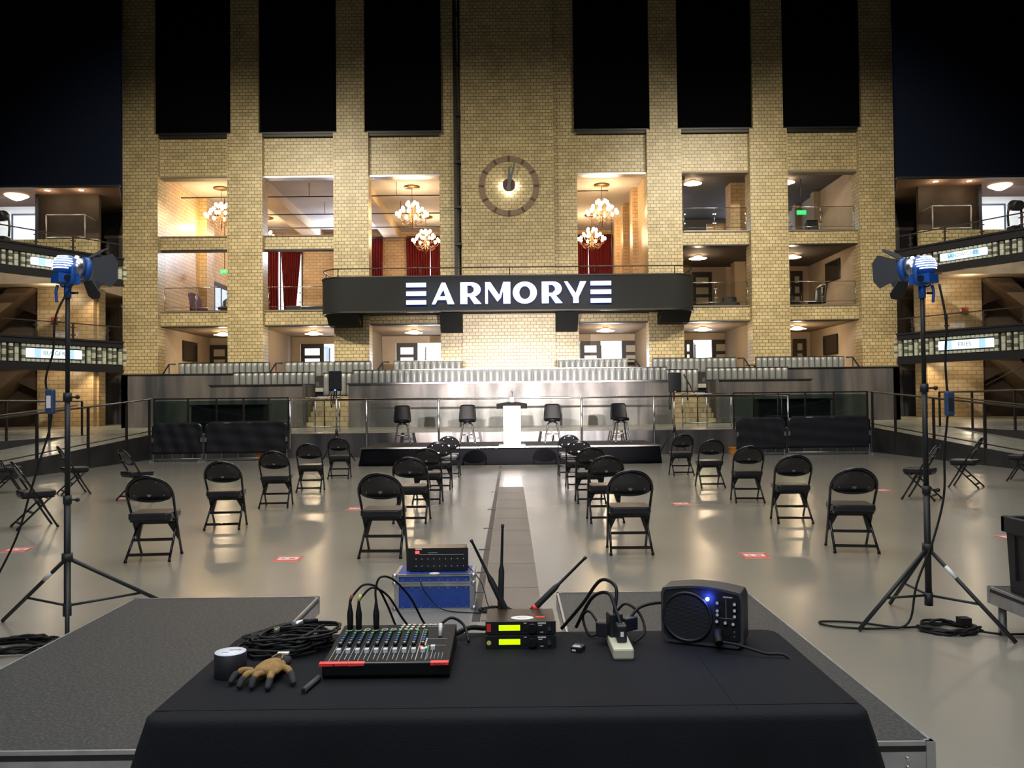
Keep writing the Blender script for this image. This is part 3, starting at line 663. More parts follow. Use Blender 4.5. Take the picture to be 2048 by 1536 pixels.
for s in (-1,1):
    n='left' if s<0 else 'right'
    t=thing('glass_wall',(s*8.6,24.7,PZ),f'smoked glass balustrade with dark rail above the {n} barricades','railing')
    MB().box(s*10.62,24.66,1.76,s*6.6,24.72,1.80).build('handrail',RAIL,t)
    for k,x in enumerate((10.6,9.6,8.75,7.95,7.2,6.62)): MB().box(s*x-.02,24.66,PZ,s*x+.02,24.72,1.77).build('post',RAIL,t)
    xs=(10.6,9.6,8.75,7.95,7.2,6.62)
    for a,b in zip(xs,xs[1:]): MB().box(s*(a-.03),24.68,PZ+.06,s*(b+.03),24.692,1.72).build('glass_pane',DGL,t)
    # gate like glass frame at the step opening
    t=thing('glass_screen',(s*6.1,26.4,PZ),f'free glass screen with chrome posts at the foot of the {n} steps','railing')
    x0,x1=s*7.0,s*5.45
    MB().tube([(x0,26.4,1.78),(x1,26.4,1.78)],.022,8).tube([(x0,26.4,.86),(x1,26.4,.86)],.022,8).build('rail',CHROME,t)
    for x in (x0,(x0+x1)/2,x1): MB().cyl((x,26.4,PZ),(x,26.4,1.78),.022).build('post',CHROME,t)
    MB().box(min(x0,x1)+.05,26.395,.9,max(x0,x1)-.05,26.407,1.72).build('glass_pane',GLASS,t)
    t=thing('step_handrail',(s*6.85,32,PZ),f'dark handrail rising along the {n} steps','railing')
    MB().tube([(s*6.9,30.6,1.7),(s*6.9,31.0,1.75),(s*6.9,33.0,2.6)],.03,8).build('handrail',RAIL,t); 
    MB().cyl((s*6.9,30.7,PZ),(s*6.9,30.7,1.72),.025).build('post',RAIL,t); MB().cyl((s*6.9,32.4,1.6),(s*6.9,32.4,2.35),.025).build('post',RAIL,t)
    # cabinets behind the glass
    t=thing('bar_counter',(s*9.2,26.8,PZ),f'dark bar counter behind the {n} smoked glass','counter')
    MB().box(s*10.2,26.5,PZ,s*7.9,27.1,1.55).build('body',DSTEEL,t); MB().box(s*10.25,26.45,1.55,s*7.85,27.15,1.6).build('counter_top',BLK,t)

# podium
pod=thing('podium',(.02,21.3,SZ),'white lectern with black top wings, brightly lit at the front of the stage','podium')
PW=mat('podium_white',(.80,.78,.76),.35)
MB().box(-.2,21.12,SZ+.03,.24,21.5,SZ+1.02).build('body',PW,pod,bevel=.012)
MB().box(-.32,21.05,SZ,.36,21.6,SZ+.035).build('base',SILV,pod,bevel=.01)
MB().prism([(-.37,SZ+1.02),(.41,SZ+1.02),(.41,SZ+1.08),(.12,SZ+1.12),(-.08,SZ+1.12),(-.37,SZ+1.08)],21.1,21.6).build('desk_top',mat('podium_black',(.003,.003,.003),.7,spec=.08),pod)
for a,b in ((-.37,-.21),(.25,.41)): MB().box(a,21.12,SZ+.95,b,21.5,SZ+1.05).build('side_box',mat('podium_black'),pod)
MB().box(-.16,21.1,SZ+.08,.2,21.13,SZ+.40).build('lower_panel',mat('podium_pinkish',(.52,.42,.38),.4),pod)
MB().box(-.06,21.05,SZ+.04,.12,21.12,SZ+.16).build('foot_light',mat('clear_plastic',(.6,.55,.5),.2),pod)
t=thing('gooseneck_microphone',(.02,21.35,SZ+1.12),'thin black gooseneck microphone standing on the podium','microphone')
MB().box(-.02,21.3,SZ+1.12,.07,21.4,SZ+1.24).build('base',CHROME,t); MB().tube(sm([(.03,21.35,SZ+1.2),(.035,21.34,SZ+1.32),(.03,21.3,SZ+1.38)]),.007,6).build('neck',BLK,t); MB().cyl((.03,21.3,SZ+1.36),(.03,21.28,SZ+1.44),.012,.02).build('capsule',CHROME,t)

# stools
LEA=mat('black_vinyl',(.003,.003,.0035),.42,spec=.08)
def stool():
    r=thing('bar_stool',(0,0,0),'x','stool','swivel stools on the stage')
    def bk(u,v):
        a=(u-.5)*1.5; w=.235*(1-.12*v*v-.06*(abs(2*u-1)**4)*v); return (w*math.sin(a)*1.45,-(-.20+.12*(1-math.cos(a))-.05*v),.60+.46*v*(1-.06*abs(2*u-1)**6))
    MB().grid(bk,16,10).build('backrest',LEA,r,solid=.05,fix=False)
    MB().lathe([(.01,.66),(.19,.66),(.225,.64),(.23,.60),(.21,.57),(.01,.57)],24).build('seat',LEA,r)
    MB().cyl((0,0,.52),(0,0,.57),.10).build('swivel',BLK,r)
    for sx_ in (-1,1):
        for sy_ in (-1,1):
            MB().tube(sm([(sx_*.06,sy_*.06,.54),(sx_*.12,sy_*.11,.51),(sx_*.15,sy_*.14,.36),(sx_*.21,sy_*.2,.01)]),.022,8).build('leg',mat('dark_chrome',(.10,.10,.10),.25,.9),r)
            f=MB().cyl((sx_*.21,sy_*.2,0),(sx_*.209,sy_*.199,.03),.018); f.build('foot',WHITE,r)
    MB().tube([(.185*math.cos(2*PI*k/24),.185*math.sin(2*PI*k/24),.22) for k in range(24)],.009,6,closed=True).build('foot_ring',CHROME,r)
    return r
sp=stool()
for x,l in ((-3.03,'leftmost on the stage'),(-1.22,'just left of the podium'),(1.15,'just right of the podium'),(3.06,'rightmost on the stage')):
    place(sp,(x,23.15,SZ),random.uniform(-.15,.15),'black vinyl swivel bar stool with chrome legs, '+l)
# loudspeakers
def pa(x,y,z,lab,dz,blue):
    t=thing('loudspeaker',(x,y,z),f'black loudspeaker on a tripod pole, {lab}','speaker')
    MB().prism([(x-.175,y),(x+.175,y),(x+.12,y+.3),(x-.12,y+.3)],z,z+.54,'z').build('cabinet',BLK,t,bevel=.015)
    MB().box(x-.155,y-.02,z+.05,x+.155,y-.001,z+.51).build('grille',MATTE,t)
    MB().box(x-.02,y-.03,z+.015,x+.02,y-.021,z+.035).build('indicator',mat('blue_led',(.1,.2,1),.4,emit=(.1,.3,1),es=6) if blue else WHITE,t)
    t=thing('speaker_stand',(x,y+.15,0),f'black tripod pole stand under the {lab}','stand')
    MB().cyl((x,y+.15,.45),(x,y+.15,z),.02).build('pole',CHROME,t); MB().cyl((x,y+.15,.72),(x,y+.15,.9),.035).build('collar',BLK,t)
    for k in range(3):
        a=R(30+120*k); MB().tube([(x,y+.15,.82),(x+.52*math.cos(a),y+.15+.52*math.sin(a),.02)],.014,6).build('leg',MATTE,t)
    t=thing('speaker_cable',(x-.12,y+.2,z),f'black cable hanging in a loop below the {lab}','cable')
    MB().tube(sm([(x-.1,y+.1,z-.0),(x-.14,y+.12,z-.25),(x-.12,y+.1,z-.45),(x-.08,y+.13,z-.2),(x-.05,y+.14,z-.02)]),.012,6).build('cord',RUBBER,t)
pa(-4.72,22.3,1.93,'loudspeaker left of the stage',0,True); pa(4.41,22.3,1.77+.02,'loudspeaker right of the stage',0,False)
# barricades with black covers
COV=mat('black_barrier_cover',(.006,.0065,.011),.75,col2=(.009,.010,.015),scale=3)
def barric(x0,x1,y,z0,z1,lab):
    t=thing('crowd_barrier',((x0+x1)/2,y,0),lab,'barricade','black covered crowd barriers')
    pts=[(x0+.12,z1),(x1-.12,z1),(x1,z1-.15),(x1,z0),(x0,z0),(x0,z1-.15)]
    def cv(u,v):
        x=x0+(x1-x0)*u; e=min(u,1-u)*(x1-x0); top=z1-max(0,.14-e)*.9
        return (x, y-.03-.012*math.sin(u*23+v*5)-.010*math.sin(v*17+u*4), z0+(top-z0)*v)
    MB().grid(cv,40,12).build('cover',COV,t,solid=.02)
    MB().tube(sm([(x0+.03,y,.0),(x0+.03,y,z1-.2),(x0+.14,y,z1-.04)],3)+sm([(x1-.14,y,z1-.04),(x1-.03,y,z1-.2),(x1-.03,y,0)],3),.019,8).build('frame',SILV,t)
    for x in (x0+.03,x1-.03):
        MB().box(x-.02,y-.07,.55,x+.03,y-.03,.67).build('hook',SILV,t)
        MB().tube([(x,y-.28,.012),(x,y+.28,.012)],.018,6).build('foot',SILV,t)
    for k in range(1,5):
        xx=x0+(x1-x0)*k/5; MB().cyl((xx,y,.08),(xx,y,z0+.05),.009,seg=6).build('bar',SILV,t)
    MB().tube([(x0+.03,y,.08),(x1-.03,y,.08)],.014,6).build('bottom_tube',SILV,t)
barric(-10.15,-8.72,23.5,.22,1.10,'black cloth-covered crowd barrier at the left end, against the ramp')
barric(-8.66,-6.32,23.5,.22,1.12,'black cloth-covered crowd barrier between the left ramp barrier and the stage')
barric(6.35,7.75,23.5,.18,1.08,'wrinkled black cloth-covered crowd barrier beside the right loudspeaker')
barric(7.81,10.15,23.5,.20,1.10,'black cloth-covered crowd barrier at the right end, against the ramp')
for x,l in ((-7.25,'left'),(6.5,'right')):
    t=thing('floor_monitor_case',(x,24.2,0),f'small orange box behind the {l} barricade','box'); MB().box(x-.14,24.05,0,x+.14,24.35,.17).build('body',mat('orange_plastic',(.75,.30,.05),.5),t,bevel=.01); MB().box(x-.15,24.04,.17,x+.15,24.36,.2).build('lid',mat('orange_plastic'),t)

# ------------------------------------------------------------ side wings
A0=Vector((16.0,34.2)); B0=Vector((18.5,30.1)); U=(B0-A0).normalized(); Vn=Vector((U.y,-U.x)); Vn = Vn if Vn.y>0 else -Vn
WL=9.5
def wing(s):
    n='left' if s<0 else 'right'
    def tf(p): q=A0+U*p.x+Vn*p.y; return Vector((s*q.x,q.y,p.z))
    WB=lambda: MB(tf)
    for (z0,z1,z2,z3,zr,lv,tn) in ((3.0,3.27,3.98,4.22,4.88,'lower',('BURGERS' if s<0 else 'FRIES')),(6.55,6.80,7.38,7.68,8.30,'upper',('FRIES' if s<0 else 'SANDWICHES'))):
        struct('trim_balcony',WB().box(-.05,0,z0,WL,.35,z1).box(-.05,-.04,z0-.03,WL,0,z0+.05),BLK)
        struct('trim_balcony',WB().box(-.05,0,z2,WL,.35,z3).box(-.05,-.05,z3-.04,WL,0,z3+.03).box(-.05,.12,z1,WL,.3,z2),BLK)
        struct('floor_balcony',WB().box(-.05,.35,z3-.5,WL,1.9,z3-.06),BEIGE)
        # glass block band: stays one part
        t=thing('glass_block_band',tf(Vector((2,0,z1))),f'{lv} band of glass blocks in black frames along the {n} balcony front','frieze')
        lt=WB(); dk=WB(); u=-.2; k=0; s0,s1=(1.75,3.85) if lv=='lower' else (1.9,3.7)
        hgt=z2-z1
        while u<WL:
            if s0-.05<u+.08<s1:
                lt.box(u,.02,z1+.03,u+.13,.1,z1+.03+.13*hgt); lt.box(u,.02,z2-.03-.13*hgt,u+.13,.1,z2-.03); u+=.175
            else:
                if k%3==0: lt.box(u,.02,z1+.03,u+.13,.1,z1+.2*hgt); dk.box(u,.02,z1+.22*hgt,u+.13,.1,z1+.34*hgt); lt.box(u,.02,z1+.36*hgt,u+.13,.1,z1+.66*hgt); dk.box(u,.02,z1+.68*hgt,u+.13,.1,z1+.82*hgt); lt.box(u,.02,z1+.84*hgt,u+.13,.1,z2-.03)
                elif k%3==1:
                    lt.box(u,.02,z1+.03,u+.13,.1,z1+.42*hgt); lt.box(u,.02,z1+.44*hgt,u+.13,.1,z1+.78*hgt); dk.box(u,.02,z1+.8*hgt,u+.13,.1,z2-.03)
                else:
                    for q in range(5): (lt if q%2==0 else dk).box(u,.02,z1+(.04+q*.19)*hgt,u+.13,.1,z1+(.2+q*.19)*hgt)
                u+=.20+(.05 if k%2 else 0)
            k+=1
        lt.build('light_tile',GBLK,t); dk.build('dark_tile',GBLK2,t)
        t=thing('light_box_sign',tf(Vector((s0,0,z1))),f'white lit menu sign reading {tn} on the {lv} {n} balcony front','sign')
        mz=(z1+z2)/2; hh=.24*hgt
        WB().box(s0,-.03,mz-hh,s1,.09,mz+hh).build('light_panel',mat('sign_panel_lit',(.8,.9,1),.5,emit=(.80,.93,1),es=.8),t)
        for qa,qb in ((s0+.32,s0+.55),(s1-.5,s1-.25)): WB().box(qa,-.034,mz-hh,qb,-.03,mz+hh).build('blue_panel',mat('sign_blue',(.3,.5,.8),.5,emit=(.30,.50,.85),es=.6),t)
        c=tf(Vector(((s0+s1)/2,-.045,mz))); d=U if s>0 else Vector((-U.x,U.y)); d=d if d.x>0 else -d
        text(tn,hh*1.35,c,mat('sign_text',(.05,.25,.25),.5),t,rot=(PI/2,0,math.atan2(d.y,d.x)))
        # railing
        t=thing('balcony_railing',tf(Vector((2,0,z3))),f'dark handrail with glass panels above the {lv} {n} balcony front','railing')
        WB().box(-.05,.12,zr-.04,WL,.18,zr).build('handrail',RAIL,t)
        k=0; u=.55
        while u<WL:
            WB().box(u-.03,.13,z3,u+.03,.18,zr).box(u-.10,.14,z3+.16,u+.10,.17,z3+.2).box(u-.10,.14,zr-.2,u+.10,.17,zr-.16).build('post',RAIL,t)
            WB().box(u+.12,.15,z3+.06,min(u+1.33,WL),.158,zr-.1).build('glass_pane',GLASS,t); u+=1.45
    # walls behind (axis aligned)
    def X(a,b): return (s*a,s*b)
    def bx(a,y0,z0,b,y1,z1): return MB().box(s*a,y0,z0,s*b,y1,z1)
    struct(f'floor_mezzanine_{n}',MB().box(s*17.6,35.6,3.6,s*30,37,4.15).box(s*18.75,37,3.6,s*30,42,4.15),BEIGE)
    struct(f'floor_mezzanine_{n}',MB().box(s*17.6,35.6,6.9,s*30,37,7.55).box(s*18.75,37,6.9,s*30,42,7.55),BEIGE)
    DB=mat('dark_stair_brown',(.075,.05,.035),.7)
    for z0,z1,l in ((PZ,3.6,'ground'),(4.15,6.9,'mezzanine')):
        struct(f'wall_wing_{n}',bx(18.6,37.0,z0,21.1,37.3,z1),BRW)
        struct(f'wall_wing_{n}',bx(18.5,37.3,z0,19.2,37.9,z1),BRW)
        struct(f'wall_wing_{n}',bx(19.2,40.9,z0,21.0,41.1,z1),BEIGE)
        struct(f'wall_wing_{n}',bx(18.75,41.3,z0,21,41.5,z1),BEIGE)
        struct(f'wall_stair_{n}',bx(21.1,38.0,z0,30,38.2,z1),DB)
        # sloping underside of a stair
        m=MB().prism([(s*21.1,z1-.05),(s*24.5,z0+.1),(s*24.5,z0+.5),(s*22.2,z1-.05)] ,36.6,37.9); struct('trim_stair',m,mat('stair_stringer',(.20,.14,.09),.6))
        m=MB().prism([(s*21.0,z0+1.5),(s*22.3,z1-.8),(s*22.3,z1-.1),(s*21.0,z1-.1)] ,37.2,37.9); struct('trim_stair',m,DB)
        light('wing_downlight','SPOT',(s*18.35,36.2,z1-.1),110 if l=='mezzanine' else 160,(1,.72,.42),(s*18.35,37.2,z0),.05,angle=95,blend=.8)
        light('wing_downlight','POINT',(s*19.9,35.8,z1-.4),26,(1,.78,.5),size=.2)
    # upper rooms
    struct(f'wall_upper_room_{n}',bx(21.4,39.8,7.55,30,40,11.3),WHITEP)
    struct(f'wall_box_{n}',bx(18.7,37.7,7.55,21.35,37.9,11.3),mat('brown_panel_wall',(.035,.025,.017),.7,col2=(.06,.045,.03),scale=.8))
    struct(f'wall_box_side_{n}',bx(21.35,37.5,7.55,21.5,39.9,11.3),DSTEEL)
    struct(f'wall_box_base_{n}',bx(18.1,36.3,7.55,24,36.6,8.95),BR)
    struct(f'wall_dark_{n}',bx(18.75,41.3,7.55,21.3,41.5,12),DSTEEL)
    struct(f'ceiling_upper_{n}',MB().prism([(s*16.6,35.1),(s*30,35.1),(s*30,43),(s*20.1,43),(s*18.95,40.5)],11.25,11.45,'z'),mat('upper_ceiling',(.16,.10,.07),.8))
    t=thing('platform_railing',(s*19.3,36.45,8.95),f'pale tubular guard rail around the raised box in the upper {n} wing','railing')
    WT=mat('pale_rail',(.42,.40,.37),.4,.4)
    MB().tube([(s*18.85,38,10.05),(s*18.7,36.45,10.05),(s*20.4,36.45,10.05)],.03,8).build('handrail',WT,t); MB().tube([(s*18.7,36.45,9.05),(s*20.4,36.45,9.05)],.03,8).build('bottom_rail',WT,t)
    for x in (18.7,20.4): MB().cyl((s*x,36.45,8.95),(s*x,36.45,10.05),.028).build('post',WT,t)
    wn=thing('window_'+('20' if s<0 else '21'),(s*23.1,39.7,9.8),None,None,kind='structure'); MB().box(s*22.5,39.7,9.6,s*23.8,39.78,10.8).build('pane',mat('dim_daylight',(.6,.7,.85),.4,emit=(.62,.74,1),es=.45),wn)
    m=MB()
    for q in ((22.42,9.52,22.5,10.88),(23.8,9.52,23.88,10.88),(22.5,10.8,23.8,10.88),(22.5,9.52,23.8,9.6)): m.box(s*q[0],39.66,q[1],s*q[2],39.8,q[3])
    m.build('frame',mat('slate_frame',(.05,.06,.09),.5),wn)
    light('upper_room_light','AREA',(s*23,37.6,11.2),230,(.93,.97,1),(s*23,38.6,7),1.6,1)
    for x,z,l in ((19.1,11.3,'above the box railing'),(20.6,11.3,'nearer the corner post')):
        t=thing('downlight',(s*x,36.9,z),f'small round ceiling downlight in the upper {n} wing, {l}','downlight'); MB().cyl((s*x,36.9,z-.05),(s*x,36.9,z-.02),.12).build('lens',DOWN,t); MB().lathe([(.12,-.05),(.16,-.05),(.16,0),(.12,0)],c=(s*x,36.9,z)).build('trim_ring',WHITE,t)
        light('downlight_beam','POINT',(s*x,36.9,z-.35),14,(1,.72,.45),size=.08)
    t=thing('downlight',(s*18.3,33.6,6.42),f'small round ceiling downlight under the upper {n} balcony','downlight'); 
    c=tf(Vector((3.6,.9,7.1))); t.location=c; MB().cyl(c-Vector((0,0,.0)),c-Vector((0,0,.03)),.11).build('lens',DOWN,t); MB().lathe([(.11,-.03),(.15,-.03),(.15,.02),(.11,.02)],c=c).build('trim_ring',WHITE,t)
    t=thing('ceiling_lamp',(s*22.4,37.6,11.2),f'glowing petal lamp in the bright upper {n} room','ceiling lamp')
    MB().lathe([(.01,-.32),(.2,-.26),(.45,-.12),(.5,-.08),(.2,-.04),(.01,0)],c=(s*22.4,37.6,11.3)).build('shade',PETAL,t)
    # elevator doors
    global door_n
    for z in (PZ,4.2,7.6):
        door_n+=1; d=thing(f'door_{door_n}',(s*19.3,41,z),None,None,kind='structure')
        MB().box(s*18.8,40.75,z,s*19.28,40.88,z+2.25).build('door_leaf',STEEL if z!=4.2 else CHROME,d); MB().box(s*19.32,40.75,z,s*19.85,40.88,z+2.25).build('door_leaf',STEEL if z!=4.2 else CHROME,d)
        MB().box(s*18.76,40.72,z+2.25,s*19.95,40.9,z+2.4).build('door_head',SILL,d)
    # small wall signs and strobes
    t=thing('wall_sign',(s*20.1,40.85,2.2),f'small dark framed notice above a white plate, lower {n} corridor','sign'); MB().box(s*20.02,40.83,2.25,s*20.27,40.89,2.6).build('frame',BLK,t); MB().box(s*20.05,40.82,1.5,s*20.22,40.89,1.95).build('white_plate',WHITE,t)
    t=thing('wall_sign',(s*20.1,40.85,5.4),f'small reddish notice plate, middle {n} corridor','sign'); MB().box(s*20.0,40.83,5.3,s*20.2,40.89,5.6).build('plate',mat('faded_red',(.35,.14,.09),.6),t)
    t=thing('fire_alarm',(s*20.3,36.9,5.4),f'small red alarm strobe on the brick wall, middle {n} level','alarm'); MB().box(s*20.15,36.9,5.35,s*20.45,37.0,5.6).build('housing',mat('alarm_red',(.30,.06,.03),.5),t); MB().box(s*20.05,36.92,5.42,s*20.15,36.99,5.52).build('strobe',WHITE,t)
    # dark hall side above and around
    struct(f'wall_drape_{n}',MB().box(s*16.42,34.9,10.92,s*31,35.1,TOP),DRAPE)
    struct(f'trim_drape_edge_{n}',MB().box(s*16.42,34.86,10.86,s*31,35.0,10.94),BLK)
    struct(f'wall_end_{n}',MB().box(s*30,-4,0,s*30.2,45,TOP),DRAPE)
for s_,l_ in ((-1,'left'),(1,'right')):
    t=thing('moving_head_light',(s_*18.75,30.6,7.71),f'black moving stage light standing on the upper {l_} balcony edge','stage light')
    x_=s_*18.75
    MB().box(x_-.2,30.4,7.71,x_+.2,30.8,7.9).build('base',BLK,t,bevel=.02)
    MB().tube(sm([(x_-.24,30.6,7.9),(x_-.26,30.6,8.3),(x_-.22,30.6,8.6)],3),.04,8).tube(sm([(x_+.24,30.6,7.9),(x_+.26,30.6,8.3),(x_+.22,30.6,8.6)],3),.04,8).build('yoke',BLK,t)
    MB().tube([(x_-s_*.0,30.85,8.75),(x_,30.7,8.7),(x_,30.3,8.6)],[.12,.2,.19],16).build('head',BLK,t)
WHITEP=mat('bright_white_plaster',(.75,.76,.78),.7)
wing(-1); wing(1)
struct('ceiling',MB().box(-31,-4,26.8,31,56,27),DRAPE)
struct('wall_front',MB().box(-31,-4.2,0,31,-4,27),DRAPE)
# ------------------------------------------------------------ folding chairs
VN=mat('navy_black_vinyl',(.022,.022,.028),.34,col2=(.016,.016,.021),scale=14)
RIV=mat('rivet_steel',(.6,.6,.6),.3,1)
def chair():
    r=thing('folding_chair',(0,0,0),'x','chair','black folding chairs set out on the hall floor')
    def fr(z): # y of inclined back frame at height z
        return .24-.50*(z/.86)
    pts=[(-.205,fr(.02),.02),(-.212,fr(.3),.3),(-.222,fr(.56),.56),(-.228,fr(.66),.66)]
    arch=[(-.228*math.cos(a),0,.66+.205*math.sin(a)) for a in [PI*k/14 for k in range(1,14)]]
    pts+= [(x,fr(z),z) for x,_,z in arch]+[(.228,fr(.66),.66),(.222,fr(.56),.56),(.212,fr(.3),.3),(.205,fr(.02),.02)]
    MB().tube(pts,.014,8).build('back_frame',GLOSSB,r)
    # oval back panel, curved
    def bp(u,v):
        a=(u*2-1); x=.215*a; top=.66+.192*math.sqrt(max(0,1-a*a*.985)); bot=.66-.075*math.sqrt(max(0,1-a*a*.98)); z=bot+(top-bot)*v
        return (x, fr(z)+.004+.035*(1-a*a)*0-.0+ .02*(1-a*a)*math.sin(PI*v)*-1, z)
    b=MB().grid(bp,24,10).build('backrest',GLOSSB,r,solid=.012,fix=False)
    m=MB()
    for x,z in ((-.10,.80),(.09,.80),(-.145,.665),(.145,.665)): m.cyl((x,fr(z)-.028,z),(x,fr(z)+.01,z),.006,seg=8)
    m.build('rivet_set',RIV,r)
    m=MB(); z=.665; y=fr(z)-.03; m.prism([(-.022,z+.012),(.022,z+.012),(.018,z-.006),(.008,z-.014),(-.008,z-.014),(-.018,z-.006)],y,y+.02); m.build('badge',RIV,r)
    # seat
    def rr(w,d,rad,n=5):
        o=[]
        for cx_,cy_,a0 in ((w-rad,d-rad,0),(-w+rad,d-rad,PI/2),(-w+rad,-d+rad,PI),(w-rad,-d+rad,1.5*PI)):
            for k in range(n+1): a=a0+PI/2*k/n; o.append((cx_+rad*math.cos(a),cy_+rad*math.sin(a)+.02))
        return o
    o_=rr(.212,.205,.05); MB().prism(o_,.415,.485,'z').build('seat_cushion',VN,r,bevel=.016,bseg=3)
    MB().prism(rr(.20,.19,.04),.395,.416,'z').build('seat_pan',GLOSSB,r)
    for s in (-1,1):
        MB().tube([(s*.185,.17,.40),(s*.19,.13,.37),(s*.212,-.225,.02)],.013,8).build('rear_leg',GLOSSB,r)
        MB().tube([(s*.213,-.228,.0),(s*.212,-.222,.035)],[.017,.014],8).build('rubber_foot',RUBBER,r)
        MB().tube([(s*.205,fr(.0)+.002,.0),(s*.205,fr(.03),.035)],[.017,.014],8).build('rubber_foot',RUBBER,r)
        y1,y2=fr(.36),fr(.15)
        MB().add([(s*.20,y1-.03,.38),(s*.20,y1+.02,.38),(s*.206,y2+.006,.15),(s*.206,y2-.008,.15),(s*.115,y1-.03,.38),(s*.115,y1+.02,.38),(s*.203,y2+.006,.15),(s*.203,y2-.008,.15)],
          [(0,1,2,3),(7,6,5,4),(0,3,7,4),(1,5,6,2),(0,4,5,1),(3,2,6,7)]).build('gusset',GLOSSB,r)
    for z,hw in ((.20,.2),(.07,.207)):
        yy=.13-.355*(.37-z)/.35
        MB().box(-hw,yy-.006,z-.015,hw,yy+.006,z+.015).build('crossbar',GLOSSB,r)
    MB().box(-.205,fr(.365)-.008,.35,.205,fr(.365)+.008,.38).build('crossbar',GLOSSB,r)
    MB().cyl((-.205,fr(.39)-.01,.392),(.205,fr(.39)-.01,.392),.008,seg=8).build('crossbar',GLOSSB,r)
    MB().cyl((-.19,.135,.375),(.19,.135,.375),.008,seg=8).build('crossbar',GLOSSB,r)
    return r
cp=chair()
ordn=['nearest','second','third','fourth','farthest']
base='black padded folding chair, '
def row(xs,ys,desc,rots):
    for k,(x,y) in enumerate(zip(xs,ys)):
        place(cp,(x,y,0),R(rots[k]),base+(f'{ordn[k]} of the row {desc}' if k in (0,4) else f'{ordn[k]} of the row {desc}'))
row([-1.34,-1.33,-1.33,-1.33,-1.33],[8.68,11.1,13.2,15.35,17.9],'just left of the aisle strip',[-2,-3,-2,-2,-2])
row([-3.70,-3.68,-3.65,-3.66,-3.66],[8.62,10.72,12.9,15.15,17.7],'in line beside the left lamp stand',[6,5,4,3,3])
row([1.22,1.22,1.22,1.22,1.22],[8.72,10.95,13.0,15.3,17.9],'just right of the aisle strip',[-1,2,2,2,2])
row([3.53,3.60,3.64,3.60,3.59],[8.68,10.74,12.88,15.12,17.6],'in line beside the right lamp stand',[-9,-5,-4,2,3])
for x,y,a,l in ((-6.28,10.95,-50,'turned right, behind the left lamp stand cable'),(-7.95,15.1,-52,'turned right, seen directly behind the left lamp pole'),(-6.32,14.0,-42,'turned right, partly hidden behind another'),
   (-9.35,15.4,-52,'turned right, cut by the left picture edge'),(6.38,12.95,50,'turned left, directly behind the right lamp pole'),(7.98,14.6,50,'turned left, right of the right lamp pole'),(9.6,15.6,50,'turned left, cut by the right picture edge')):
    place(cp,(x,y,0),R(a),base+l)
# floor posters
PR=mat('poster_red',(.70,.10,.08),.4); PWH=mat('poster_white',(.80,.76,.74),.4)
def poster():
    r=thing('floor_poster',(0,0,0),'x','floor sticker','red and white floor stickers')
    MB().box(-.13,-.16,0.001,.13,.16,.003).build('sheet',PR,r)
    MB().box(-.10,-.04,.003,.10,.09,.0036).build('white_panel',PWH,r)
    MB().cyl((-.05,.02,.0036),(-.05,.02,.0041),.022).box(.01,-.01,.0036,.07,.05,.0041).box(-.09,-.12,.003,.09,-.07,.0036).build('symbol',PR,r)
    for y in (-.16,.15): MB().box(-.13,y,.0005,.13,y+.01,.0035).build('border',PWH,r)
    return r
pp=poster()
for x,y,a,l in ((-5.47,9.21,10,'left of the left lamp stand pole'),(-2.29,8.49,2,'between the nearest chairs left of the aisle'),(2.44,8.39,-2,'between the nearest chairs right of the aisle'),(2.57,12.65,0,'farther back between chairs right of the aisle'),(-2.34,12.48,0,'farther back between chairs left of the aisle'),(6.35,14.2,10,'beyond the nearest right chair'),(-6.6,14.24,8,'under the angled chair on the left'),(5.6,9.32,5,'beside the black tub on the right')):
    place(pp,(x,y,0),R(a),'red and white square floor sticker '+l)

# ------------------------------------------------------------ stage decks in the foreground
DK=mat('black_grit_deck',(.017,.020,.022),.5,col2=(.075,.078,.080),scale=70,lo=.45,hi=.75,bump=.5,bscale=320,rough2=.42)
def deckobj(x0,y0,x1,y1,z,lab):
    t=thing('stage_deck',((x0+x1)/2,(y0+y1)/2,0),lab,'stage platform','aluminium framed stage decks')
    MB().box(x0+.012,y0+.012,z-.02,x1-.012,y1-.012,z).build('top_board',DK,t)
    m=MB()
    for q in ((x0,y0,x1,y0+.012),(x0,y1-.012,x1,y1),(x0,y0,x0+.012,y1),(x1-.012,y0,x1,y1)): m.box(q[0],q[1],z-.012,q[2],q[3],z+.003); m.box(q[0],q[1],z-.11,q[2],q[3],z-.035)
    for x in (x0,x1-.03):
        for y in (y0-.004,y1-.026): m.box(x-.002,y,z-.11,x+.032,y+.03,z+.003)
    m.build('frame',SILV,t)
    m=MB()
    for q in ((x0,y0+.004,x1,y0+.014),(x0,y1-.014,x1,y1-.004),(x0+.002,y0,x0+.014,y1),(x1-.014,y0,x1-.002,y1)): m.box(q[0],q[1],z-.036,q[2],q[3],z-.011)
    m.build('board_edge',BLK,t)
    for x in (x0+.06,x1-.06):
        for y in (y0+.06,y1-.06): MB().cyl((x,y,0),(x,y,z-.05),.026).build('leg',SILV,t)
    m=MB()
    for x in (x0+.12,x1-.10):
        for zz_ in (z-.058,z-.09): m.cyl((x,y0-.008,zz_),(x,y0+.002,zz_),.009,seg=6)
    m.build('bolt',CHROME,t)
    return t
deckobj(-2.50,3.09,-1.28,5.52,.30,'black topped stage deck left of the table')
deckobj(.29,3.09,1.55,5.56,.30,'black topped stage deck behind the table and active speaker')
deckobj(3.17,4.35,5.6,5.57,.31,'low stage deck at the right edge under the black tub')
t=thing('storage_tub',(3.75,5.1,.31),'black ribbed plastic storage tub on the low deck at the right edge','tub')
TB=mat('black_tub_plastic',(.010,.011,.012),.5)
